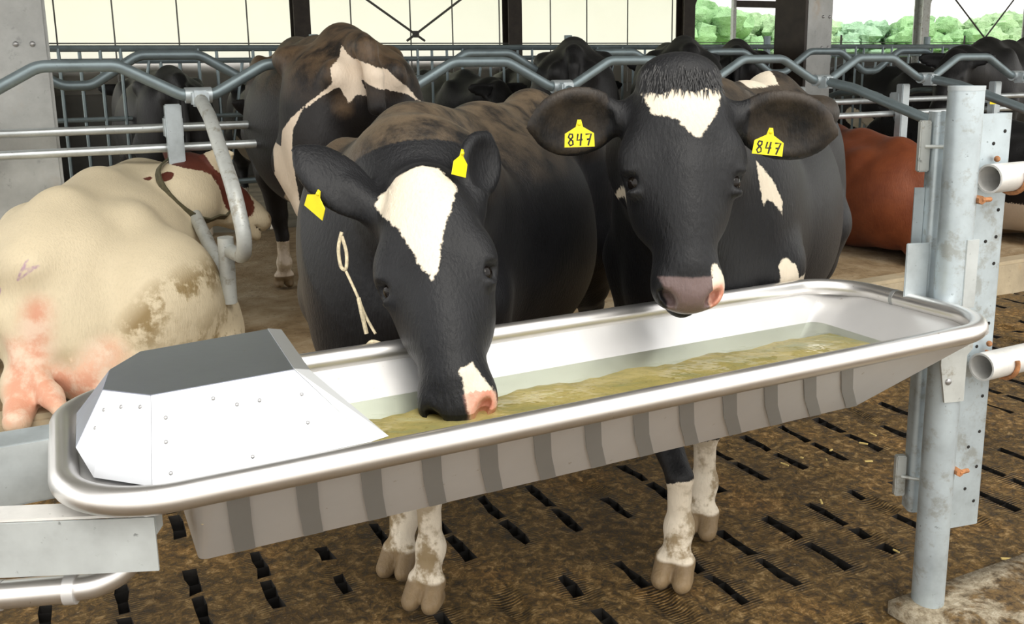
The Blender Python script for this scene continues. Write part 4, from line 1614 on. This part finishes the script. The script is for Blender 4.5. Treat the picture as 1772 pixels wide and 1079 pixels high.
def masksA(Pw, V):
    s, t, w = hw.co(Pw)
    bl = sd_poly(t, s, [(-0.110, 0.048), (-0.095, 0.022), (-0.054, 0.004), (0.012, -0.004), (0.046, 0.006), (0.078, 0.055), (0.060, 0.113), (0.028, 0.182), (0.013, 0.250), (-0.006, 0.275), (-0.027, 0.236), (-0.0585, 0.147), (-0.098, 0.085)])
    bl = np.where(w > -0.12, bl, -0.1)
    nz = sd_poly(t, s, [(0.018, 0.468), (0.045, 0.455), (0.080, 0.52), (0.075, 0.60), (0.024, 0.60)])
    nz = np.where(w > -0.12, nz, -0.1)
    zl = V[:, 2]
    leg = np.minimum(0.47 - zl, 0.3) + 0.05 * np.sin(V[:, 0] * 9)
    inh = (s > -0.12) & (s < 0.7) & (np.abs(t) < 0.36) & (w > -0.22) & (zl > 0.6)
    leg = np.where(inh, -0.3, leg)
    bel = caps(V, [(-0.05, 0.10, 0.50), (-0.55, 0.05, 0.52)], [0.13, 0.15])
    top = caps(Pw, [(0.12, 3.5, 1.40), (0.28, 3.75, 1.40)], [0.10, 0.16])
    pk = np.where(s > 0.512, nz, -0.1)
    dust = np.clip((zl - 1.10) / 0.22, 0, 1) * np.where(inh, 0.0, 1) * 0.75
    return dict(white=np.maximum.reduce([bl, nz, leg, bel, top]), pink=pk, dust=dust, hoof=0.075 - zl, dirt=np.clip((0.55 - zl) * 2.4, 0, 0.9))


cowA = make_cow('dairy_cow', B, 0.0072, OA, hdA, masksA, M['coat_black'], 'black cow with a white triangle on its forehead drinking from the trough', None)
hw.eyes(cowA, Vector((0, 0, 0)))
ear_tag(cowA, (-0.425, 1.965, 1.150), (0.62, -0.45, -0.42), (-0.25, 0.1, 1.0), 0.062)
ear_tag(cowA, (-0.110, 1.985, 1.226), (0.55, 0.80, -0.25), (0.10, 0.1, 1), 0.050)
rp = [Vector(p) for p in ((-0.380, 2.055, 1.248), (-0.372, 2.035, 1.215), (-0.366, 2.03, 1.165), (-0.360, 2.04, 1.13))]
ro = MB().tube(smooth_path(rp, 5), 0.0042, seg=7).build('rope_halter', M['rope'], cowA)
for pts, r in ((((-0.376, 1.99, 1.085), (-0.384, 1.985, 1.05), (-0.380, 1.98, 1.01), (-0.368, 1.975, 1.005), (-0.366, 1.98, 1.04), (-0.376, 1.99, 1.075)), 0.004),
               (((-0.372, 1.98, 1.005), (-0.345, 1.955, 0.955), (-0.322, 1.935, 0.905), (-0.300, 1.915, 0.872)), 0.0032),
               (((-0.338, 1.945, 0.945), (-0.330, 1.93, 0.915), (-0.321, 1.925, 0.87)), 0.0048),
               (((-0.322, 1.90, 0.845), (-0.305, 1.89, 0.862), (-0.285, 1.895, 0.855)), 0.004)):
    MB().tube(smooth_path([Vector(p) for p in pts], 5), r, seg=7).build('rope_end', M['rope'], ro)

# ================================================================== tagged cow facing the camera
F = unit((-0.42, -0.907, 0))
hdB = math.atan2(F[1], F[0])
OB = (0.765, 3.075)
loc = lambda p: w2l(OB, hdB, p)
hoofs = [loc((0.440, 2.345, 0)), loc((0.571, 2.63, 0))]
pollB = (0.405, 2.15, 1.447)
hw2, hl2 = head_for(OB, hdB, pollB, (-0.010, -0.377, -0.926), (0.0, -0.93, 0.36), 0.575,
                    [(-1, (0.040, 2.19, 1.297), (0.05, -0.97, -0.22)), (1, (0.785, 2.19, 1.268), (-0.05, -0.97, -0.2))], tuft=True, ew=0.086, wd=1.15, eb=0.090)
B = Body()
stand(B, 1.02, [(hoofs[0][0] - 0.04, hoofs[0][1]), (hoofs[1][0] - 0.04, hoofs[1][1])], width=0.97)
n0, n1, n2 = np.array([0.50, 0.0, 1.08]), loc((0.42, 2.36, 1.22)), hl2.P(0.12, 0, -0.16)
B.cone(n0, n1, 0.27, 0.185, 0.10, ((0, 1, 0), 1.25))
B.cone(n1, n2, 0.185, 0.11, 0.08, ((0, 1, 0), 1.15))
B.cone(np.array([0.55, 0, 0.92]), hl2.P(0.25, 0, -0.25), 0.17, 0.07, 0.08, ((0, 1, 0), 1.3))
hl2.add(B, 0.275)


def masksB(Pw, V):
    s, t, w = hw2.co(Pw)
    bl = sd_poly(t, s, [(-0.094, 0.060), (-0.055, 0.078), (-0.02, 0.066), (0.02, 0.078), (0.05, 0.064), (0.09, 0.060), (0.083, 0.103), (0.060, 0.143), (0.030, 0.186), (0.014, 0.184), (-0.023, 0.142), (-0.075, 0.124), (-0.086, 0.092)])
    bl = np.where(w > -0.13, bl, -0.1)
    nz = sd_poly(t, s, [(0.046, 0.475), (0.062, 0.470), (0.084, 0.50), (0.10, 0.60), (0.045, 0.60), (0.046, 0.53)])
    nz = np.where((w > -0.14) & (w < 0.05), nz, -0.1)
    pk = sd_poly(t, s, [(0.046, 0.520), (0.075, 0.512), (0.085, 0.54), (0.075, 0.58), (0.046, 0.58)])
    pk = np.where((w > -0.13) & (w < 0.05), pk, -0.1)
    nose = sd_poly(t, s, [(-0.072, 0.498), (0.0, 0.507), (0.060, 0.500), (0.046, 0.55), (0.05, 0.60), (-0.05, 0.60), (-0.048, 0.55)])
    nose = np.where((w > -0.14) & (w < 0.05) & (nz < 0.004), nose, -0.1)
    zl = V[:, 2]
    inh = (s > -0.05) & (s < 0.7) & (np.abs(t) < 0.45) & (w > -0.25) & (zl > 0.6)
    leg = np.where(inh, -0.3, 0.25 - zl + 0.06 * np.sin(V[:, 1] * 14 + 1.0))
    wh = [bl, nz, leg,
          np.where((np.abs(t) > 0.13) & (Pw[:, 1] < 3.0), sd_poly(Pw[:, 0], Pw[:, 2], [(0.644, 1.187), (0.69, 1.142), (0.727, 1.077), (0.729, 1.037), (0.708, 1.065), (0.679, 1.086), (0.664, 1.07), (0.656, 1.111)]), -0.1),
          np.where(Pw[:, 1] < 3.3, sd_poly(Pw[:, 0] + 0.05, Pw[:, 2], [(0.79, 0.90), (0.81, 0.885), (0.83, 0.836), (0.90, 0.85), (0.93, 0.78), (0.90, 0.66), (0.78, 0.66), (0.80, 0.819)]) + 0.018, -0.1),
          np.where(Pw[:, 1] > 2.75, np.minimum.reduce([Pw[:, 2] - 1.365, Pw[:, 0] - 0.78, 1.02 - Pw[:, 0]]), -0.1),
          np.where((t < -0.09) & (Pw[:, 1] < 3.0) & (w < -0.16), sd_poly(Pw[:, 0], Pw[:, 2], [(0.300, 1.205), (0.32, 1.19), (0.275, 1.10), (0.262, 1.10)]), -0.1),
          caps(Pw, [(1.15, 3.2, 1.14), (1.18, 3.25, 1.07)], [0.05, 0.05])]
    dust = np.clip((zl - 1.2) / 0.2, 0, 1) * np.where(inh, 0.0, 1) * 0.45
    ear = np.where(inh & (np.abs(t) > 0.17) & (w > -0.14), 0.22, 0.0)
    return dict(white=np.maximum.reduce(wh), pink=pk, dust=np.maximum(dust, ear), nose=nose, hoof=0.075 - zl, dirt=np.clip((0.5 - zl) * 2.4, 0, 0.9))


cowB = make_cow('dairy_cow', B, 0.0072, OB, hdB, masksB, M['coat_black'], 'black cow with two yellow 847 ear tags standing face on behind the trough', None)
hw2.eyes(cowB, Vector((0, 0, 0)), 0.275)
ear_tag(cowB, (0.160, 2.115, 1.276), (1, 0.05, 0.01), (0.0, 0, 1), 0.070, '847', 0.050)
ear_tag(cowB, (0.597, 2.115, 1.250), (0.98, 0.05, -0.12), (0.12, 0, 1), 0.072, '847', 0.050)


def tuft_hair(cow, head, name, mat, regions, n, ln, drop):
    """short tapering hair strands rooted on the skin of the poll"""
    me = cow.data
    co = np.empty(len(me.vertices) * 3, f32)
    me.vertices.foreach_get('co', co)
    co = co.reshape(-1, 3) + np.array(cow.location)
    s, t, w = head.co(co)
    sel = np.zeros(len(co), bool)
    for (s0, s1, t0, t1, w0) in regions:
        sel |= (s > s0) & (s < s1) & (t > t0) & (t < t1) & (w > w0)
    ids = np.nonzero(sel)[0]
    rs = np.random.default_rng(5)
    m_ = MB()
    for i in rs.choice(ids, min(n, len(ids)), False):
        p = co[i] - head.u * 0.003
        L_ = ln * rs.uniform(0.6, 1.25)
        d = unit(head.f * rs.uniform(0.7, 1.2) + head.t * (rs.uniform(-0.35, 0.35) + t[i] * 1.5) + head.u * rs.uniform(0.25, 0.5))
        p1 = p + d * L_ * 0.5
        p2 = p1 + unit(d - head.u * drop) * L_ * 0.5
        sd = unit(np.cross(d, head.u)) * 0.0016
        m_.add([p - sd, p + sd, p1 + sd * 0.8, p1 - sd * 0.8, p2], [(0, 1, 2, 3), (3, 2, 4)])
    o = m_.build(name, mat, cow, False)
    o['kind'] = 'stuff'
    return o


M['hair_black'] = simple('black_hair', (0.010, 0.010, 0.011), 0.45)
M['hair_white'] = simple('cream_hair', (0.74, 0.66, 0.52), 0.6, 0, 0.15, 60)
tuft_hair(cowB, hw2, 'forelock', M['hair_black'], [(-0.03, 0.062, -0.09, 0.09, -0.14)], 700, 0.034, 0.5)
tuft_hair(cowA, hw, 'forelock', M['hair_white'], [(0.012, 0.10, -0.07, 0.05, -0.06)], 420, 0.018, 0.7)

# ================================================================== cow seen from behind in the cubicle
F = unit((-0.40, 0.917, 0))
hdC = math.atan2(F[1], F[0])
OC = (-1.06, 5.06)
B = Body()
sc = 1.09
stand(B, sc, width=1.08, tail=False, hind=[(-0.85, -0.14), (-0.85, 0.15)])
B.chain([(-0.92 * sc, 0, 1.29 * sc), (-1.02 * sc, 0, 1.27 * sc), (-1.085 * sc, -0.01, 1.16 * sc), (-1.09 * sc, -0.015, 1.04 * sc)], [0.05, 0.045, 0.038, 0.04], 0.03)
B.ell((-1.035, 0, 1.145), (0.05, 0.05, 0.08), None, 0.03)
B.cone((0.50, 0, 1.05), (0.90, 0.05, 1.05), 0.24, 0.16, 0.1)
hC = Head((1.15, 0.05, 1.10), (0.75, 0, -0.65), (0.65, 0, 0.75), 0.54, [(-1, (1.05, 0.32, 1.12), (1, 0, 0.2)), (1, (1.05, -0.22, 1.12), (1, 0, 0.2))])
B.cone((0.90, 0.05, 1.05), hC.P(0.12, 0, -0.13), 0.17, 0.12, 0.08)
hC.add(B)


def masksC(Pw, V):
    zl = V[:, 2]
    rear = V[:, 0] < -0.50
    sx, sz = Pw[:, 0] / 0.91, (Pw[:, 2] - 1.42) / 0.91 + 1.42
    c1 = [(-0.808, 1.577), (-0.756, 1.515), (-0.661, 1.482), (-0.584, 1.453), (-0.507, 1.375), (-0.447, 1.292), (-0.509, 1.336), (-0.605, 1.363), (-0.665, 1.392), (-0.707, 1.413), (-0.676, 1.333), (-0.728, 1.339), (-0.767, 1.297), (-0.803, 1.38), (-0.895, 1.333), (-0.97, 1.28), (-0.98, 1.29), (-0.831, 1.395), (-0.839, 1.463), (-0.812, 1.496)]
    c2 = [(-0.98, 1.29), (-1.05, 1.17), (-1.061, 1.055), (-1.048, 0.757), (-1.062, 0.632), (-1.0, 0.178), (-1.2, 0.179), (-1.15, 0.509), (-1.22, 0.653), (-1.285, 0.761), (-1.24, 0.802), (-1.235, 0.914), (-1.202, 0.956), (-1.201, 1.027), (-1.222, 1.108), (-1.142, 1.089), (-1.125, 1.168), (-1.06, 1.23)]
    wh = [np.where(rear, sd_poly(sx, sz, c1), -0.1),
          np.where(V[:, 0] < -0.2, sd_poly(sx, sz, c2), -0.1),
          0.30 - zl,
          caps(V, [(-0.34, 0.25, 1.40), (-0.18, 0.18, 1.42)], [0.05, 0.05])]
    w_ = np.maximum.reduce(wh)
    pk = caps(Pw, [(-0.72, 4.05, 1.36), (-0.73, 4.05, 1.30)], [0.02, 0.02])
    dust = np.clip((zl - 1.14) / 0.24, 0, 1) * 0.8
    return dict(white=w_, pink=pk * 0 - 0.3, dust=np.maximum(dust, np.clip(pk + 0.05, 0, 0.05) * 18), hoof=0.075 - zl, dirt=np.clip((0.9 - zl) * 0.8, 0, 0.6))


cowC = make_cow('dairy_cow', B, 0.0105, OC, hdC, masksC, M['coat_rear'], 'black cow with white rump patches seen from behind in a cubicle', None, BEDZ)
hCw = Head((0, 0, 0), (1, 0, 0), (0, 0, 1))


# ================================================================== lying cows
def lying(B, s=1.0, side=-1, head=None, neck=None):
    """cow resting on its folded legs; side -1 = hip rolled so that the right thigh shows"""
    q = lambda x, y, z: (x * s, y * s * -side, z * s)
    E = lambda c, r, k=0.08, ax=None: B.ell(q(*c), [x * s for x in r], ax, k * s)
    E((0.02, 0.03, 0.42), (0.62, 0.41, 0.42))
    E((0.42, 0.02, 0.45), (0.34, 0.29, 0.37))
    E((-0.42, 0.05, 0.42), (0.37, 0.35, 0.37))
    B.chain([q(0.45, 0.02, 0.78), q(0.0, 0.04, 0.79), q(-0.4, 0.04, 0.74), q(-0.74, 0.03, 0.58)], [0.09 * s, 0.06 * s, 0.07 * s, 0.06 * s], 0.10 * s)
    E((-0.30, -0.20, 0.66), (0.11, 0.09, 0.09), 0.09)
    E((-0.26, 0.26, 0.66), (0.10, 0.08, 0.08), 0.09)
    E((-0.38, -0.32, 0.32), (0.35, 0.25, 0.33), 0.09)
    E((-0.18, -0.44, 0.19), (0.24, 0.15, 0.18), 0.09)
    B.chain([q(-0.12, -0.50, 0.12), q(-0.50, -0.56, 0.08), q(-0.62, -0.58, 0.06)], [0.085 * s, 0.055 * s, 0.04 * s], 0.05 * s)
    B.chain([q(-0.60, -0.58, 0.06), q(-0.30, -0.66, 0.05), q(-0.20, -0.68, 0.045)], [0.045 * s, 0.036 * s, 0.045 * s], 0.02 * s)
    E((-0.66, -0.02, 0.28), (0.16, 0.22, 0.24), 0.08)
    E((-0.70, -0.16, 0.15), (0.13, 0.17, 0.14), 0.04)
    B.cone(q(-0.80, -0.20, 0.12), q(-0.86, -0.22, 0.07), 0.022 * s, 0.016 * s, 0.015 * s)
    E((-0.74, 0.08, 0.12), (0.16, 0.10, 0.12), 0.05)
    B.chain([q(-0.78, 0.08, 0.14), q(-0.90, 0.06, 0.07), q(-0.97, 0.04, 0.05)], [0.07 * s, 0.05 * s, 0.05 * s], 0.03 * s)
    # folded fore legs
    for sy in (-1, 1):
        B.chain([q(0.55, sy * 0.22, 0.30), q(0.86, sy * 0.20, 0.10), q(0.60, sy * 0.22, 0.06)], [0.10 * s, 0.065 * s, 0.045 * s], 0.04 * s)
    # tail tucked against the thigh, tip on the bed
    B.chain([q(-0.70, 0.10, 0.58), q(-0.76, 0.12, 0.40), q(-0.80, 0.06, 0.24), q(-0.90, -0.06, 0.12), q(-0.98, -0.14, 0.05)], [0.06 * s, 0.045 * s, 0.030 * s, 0.028 * s, 0.030 * s], 0.06 * s)


F = unit((-0.06, 0.998, 0))
hdD = math.atan2(F[1], F[0])
OD = (-1.83, 4.12)
pollD = (-1.565, 4.50, 1.085)
hwD, hlD = head_for(OD, hdD, pollD, (0.62, 0.42, -0.66), (0.45, 0.45, 0.77), 0.54,
                    [(-1, (-1.745, 4.60, 1.085), (0.2, 0.9, 0.2)), (1, (-1.33, 4.40, 1.075), (0.2, 0.9, 0.2))], BEDZ)
B = Body()
lying(B, 1.0)
loc = lambda p: w2l(OD, hdD, p, BEDZ)
nD = [np.array([0.42, -0.10, 0.62]), loc((-1.60, 4.42, 0.86)), hlD.P(0.10, 0, -0.12)]
B.cone(nD[0], nD[1], 0.24, 0.175, 0.10)
B.cone(nD[1], nD[2], 0.175, 0.125, 0.06)
hlD.add(B)


def masksD(Pw, V):
    s, t, w = hwD.co(Pw)
    headm = (Pw[:, 1] > 4.2) & (Pw[:, 2] > 0.7)
    wh = np.full(len(V), 0.2)
    # red head with white blaze and white cheek
    red = caps(Pw, [hwD.P(0.03, -0.05, -0.10), hwD.P(0.30, -0.02, -0.10), hwD.P(0.45, 0, -0.1)], [0.10, 0.105, 0.06])
    red = np.maximum(red, caps(Pw, [(-1.60, 4.55, 1.07), (-1.76, 4.62, 1.09)], [0.07, 0.07]))
    blz = sd_poly(t, s, [(-0.02, 0.05), (0.06, 0.04), (0.05, 0.3), (0.03, 0.5), (-0.03, 0.5)])
    red = np.minimum(red, -np.where(w > -0.1, blz, -0.2))
    sp = np.maximum.reduce([caps(Pw, [(-1.625, 4.27, 0.965), (-1.61, 4.27, 0.985)], [0.028, 0.03]), caps(Pw, [(-1.70, 4.26, 0.975), (-1.69, 4.26, 0.945)], [0.018, 0.02])])
    wh = np.minimum(wh, -np.maximum(red, sp))
    pk = np.maximum.reduce([caps(V, [(-0.74, -0.20, 0.20), (-0.80, -0.14, 0.10)], [0.09, 0.10]), caps(V, [(-0.80, 0.0, 0.42), (-0.84, 0.02, 0.22)], [0.05, 0.06])])
    dirt = np.clip(caps(V, [(-0.55, -0.45, 0.14), (-0.15, -0.70, 0.10)], [0.22, 0.30]) * 5, 0, 0.9)
    dirt = np.maximum(dirt, np.clip(caps(V, [(-0.3, -0.6, 0.3), (-0.1, -0.62, 0.36)], [0.12, 0.12]) * 9, 0, 0.7))
    dirt = np.maximum(dirt, np.clip((0.2 - V[:, 2]) * 5, 0, 0.9))
    fr = Pw[:, 1] < 4.3
    XZ = np.stack([Pw[:, 0], np.zeros(len(Pw)), Pw[:, 2]], 1)
    d2 = np.maximum(caps(XZ, [(-1.44, 0, 0.47), (-1.37, 0, 0.58), (-1.24, 0, 0.62)], [0.10, 0.08, 0.09]), caps(XZ, [(-1.72, 0, 0.36), (-1.55, 0, 0.34)], [0.07, 0.10]))
    dirt = np.maximum(dirt, np.where(fr, np.clip(d2 * 10 + 0.2, 0, 0.9), 0))
    pk = np.maximum(pk, np.where(fr & (Pw[:, 1] < 3.8), caps(XZ, [(-1.86, 0, 0.44), (-1.80, 0, 0.30), (-1.66, 0, 0.30)], [0.05, 0.10, 0.06]), -0.3))
    mk = np.maximum(caps(XZ, [(-1.84, 0, 0.70), (-1.80, 0, 0.775), (-1.81, 0, 0.745), (-1.765, 0, 0.75), (-1.84, 0, 0.70)], [0.003] * 5), caps(XZ, [(-1.95, 0, 0.70), (-1.91, 0, 0.665), (-1.92, 0, 0.64)], [0.003] * 3))
    return dict(white=wh, pink=pk, dirt=dirt, mark=np.where(fr & (Pw[:, 1] < 3.9), mk, -0.3))


cowD = make_cow('dairy_cow', B, 0.0105, OD, hdD, masksD, M['coat_pale'], 'cream cow with a red head lying in the cubicle at the left', None, BEDZ)
# webbing collar round its neck
nm = [np.array(p) for p in (nD[0], nD[1], nD[2])]
c, s_ = math.cos(hdD), math.sin(hdD)
l2w = lambda p: V3(OD[0] + p[0] * c - p[1] * s_, OD[1] + p[0] * s_ + p[1] * c, p[2] + BEDZ)
ax_n = (l2w(nD[2]) - l2w(nD[0])).normalized()
cc = l2w(nD[1]) + ax_n * 0.085
e1 = ax_n.orthogonal().normalized()
e2 = ax_n.cross(e1)
P_, F_q = [], []
cv = np.empty(len(cowD.data.vertices) * 3, f32)
cowD.data.vertices.foreach_get('co', cv)
cv = cv.reshape(-1, 3) + np.array(cowD.location) - np.array(cc)
axd, q1, q2 = cv @ np.array(ax_n), cv @ np.array(e1), cv @ np.array(e2)
band = (np.abs(axd) < 0.03) & (np.hypot(q1, q2) < 0.34)
ang, rad_ = np.arctan2(q2[band], q1[band]), np.hypot(q1[band], q2[band])
for k in range(28):
    a = 2 * math.pi * k / 28
    d = e1 * math.cos(a) + e2 * math.sin(a)
    near = np.abs((ang - a + math.pi) % (2 * math.pi) - math.pi) < 0.16
    r0 = min(0.205, float(rad_[near].max())) if near.any() else 0.19
    for (r, w) in ((r0 - 0.003, -0.016), (r0 - 0.003, 0.016), (r0 + 0.006, 0.016), (r0 + 0.006, -0.016)):
        P_.append(cc + d * r + ax_n * w)
for k in range(28):
    k2 = (k + 1) % 28
    for j in range(4):
        j2 = (j + 1) % 4
        F_q.append((k * 4 + j, k * 4 + j2, k2 * 4 + j2, k2 * 4 + j))
MB().add(P_, F_q).build('collar', M['strap'], cowD)

# red cow lying at the right
F = unit((-0.30, 0.954, 0))
hdE = math.atan2(F[1], F[0])
OE = (2.53, 6.50)
B = Body()
lying(B, 0.96)
hE = Head((0.95, 0.1, 0.95), (0.8, 0.1, -0.6), (0.6, 0, 0.8), 0.54, [(-1, (0.95, 0.3, 0.95), (1, 0, 0.2)), (1, (0.95, -0.12, 0.95), (1, 0, 0.2))])
B.cone((0.45, 0, 0.62), hE.P(0.1, 0, -0.12), 0.24, 0.13, 0.1)
hE.add(B)


def masksE(Pw, V):
    return dict(dust=np.clip(caps(V, [(-0.5, -0.40, 0.15), (-0.1, -0.65, 0.12)], [0.34, 0.30]) * 7, 0, 1), pink=np.full(len(V), -0.3))


make_cow('dairy_cow', B, 0.014, OE, hdE, masksE, M['coat_red'], 'chestnut red cow lying in a cubicle behind the trough post', None, BEDZ)

# ================================================================== cows in the back
B = Body()
stand(B, 1.04, width=1.0)
B.cone((0.55, 0, 1.1), (0.98, 0, 1.18), 0.24, 0.16, 0.1)
hF = Head((1.20, 0, 1.34), (0.55, 0, -0.83), (0.83, 0, 0.55), 0.56, [(-1, (1.13, 0.30, 1.27), (1, 0, 0)), (1, (1.13, -0.30, 1.27), (1, 0, 0))])
B.cone((0.98, 0, 1.18), hF.P(0.12, 0, -0.14), 0.16, 0.11, 0.08)
hF.add(B)


def masksF(Pw, V):
    return dict(white=np.maximum(caps(V, [(-0.2, -0.35, 0.8), (0.0, -0.36, 0.7)], [0.12, 0.15]), 0.3 - V[:, 2]), hoof=0.07 - V[:, 2])


far = make_cow('dairy_cow', B, 0.022, (0.50, 6.95), math.atan2(-0.897, 0.442), masksF, M['coat_dark'], 'black cow standing behind the wavy rails, left of the tagged cow', 'black cows standing in the back rows', BEDZ)
far.scale = (1.0, 1.0, 1.045)
NH = math.atan2(0.897, -0.442)
base_rot = math.atan2(-0.897, 0.442)
away = lambda x, y: math.atan2(y, x)
far.location = (0.49, 7.05, BEDZ)
far.rotation_euler = (0, 0, away(0.49, 7.05) - base_rot)
for x, y, z, hd, lab in ((1.33, 7.55, BEDZ, away(1.33, 7.5) + 0.12, 'black cow whose back rises just behind the head of the tagged cow'),
                         (2.05, 8.4, BEDZ, away(2.05, 8.4), 'black cow standing behind the rails left of the grey pillar'),
                         (4.35, 8.2, BEDZ, NH + 1.9, 'black cow turned sideways in the back at the right'),
                         (-3.1, 8.1, 0.02, NH + 0.1, 'black cow behind the feed fence, left of the standing rear cow'),
                         (-2.2, 8.6, 0.02, NH + math.pi, 'dark cow behind the feed fence above the lying cream cow'),
                         (-0.6, 9.2, 0.02, NH + math.pi, 'dark cow behind the feed fence, between rear cow and wavy rails'),
                         (0.3, 9.6, 0.02, NH + math.pi, 'dark cow behind the feed fence above the back of the drinking cow'),
                         (4.6, 11.3, 0.02, NH + math.pi, 'dark cow behind the feed fence, right of the grey pillar')):
    c_ = far.copy()
    COL.objects.link(c_)
    c_.location = (x, y, z)
    c_.rotation_euler = (0, 0, hd - base_rot)
    c_.scale = (1.0, 1.0, 1.055) if y < 8.5 else (1.0, 1.0, 1.02)
    c_['label'] = lab
B = Body()
lying(B, 1.0)
hG = Head((0.95, 0.1, 0.95), (0.8, 0.1, -0.6), (0.6, 0, 0.8), 0.54, [(-1, (0.95, 0.3, 0.95), (1, 0, 0.2)), (1, (0.95, -0.12, 0.95), (1, 0, 0.2))])
B.cone((0.45, 0, 0.62), hG.P(0.1, 0, -0.12), 0.24, 0.13, 0.1)
hG.add(B)
blk = make_cow('dairy_cow', B, 0.018, (3.75, 6.95), NH, masksF, M['coat_dark'], 'black cow lying in the cubicle at the right edge', None, BEDZ)
ear_tag(blk, (3.42, 6.5, 1.18), (1, 0, 0), (0, 0, 1), 0.07)

# ------------------------------------------------------------------ straw bits on the floor by the post
m_ = MB()
for k in range(45):
    a, b = random.uniform(1.15, 2.6), random.uniform(-0.55, 0.9)
    p = T(a, b, 0.012)
    th = random.uniform(0, math.pi)
    d = V3(math.cos(th), math.sin(th), 0)
    ln = random.uniform(0.01, 0.035)
    m_.box(p + UP * 0.004, (ln, random.uniform(0.003, 0.008), 0.004), (d, d.cross(UP), UP))
o = m_.build('straw_bits', M['straw'], None, False)
tag(o, 'scattered yellow straw bits on the floor by the trough post', 'straw', kind='stuff')
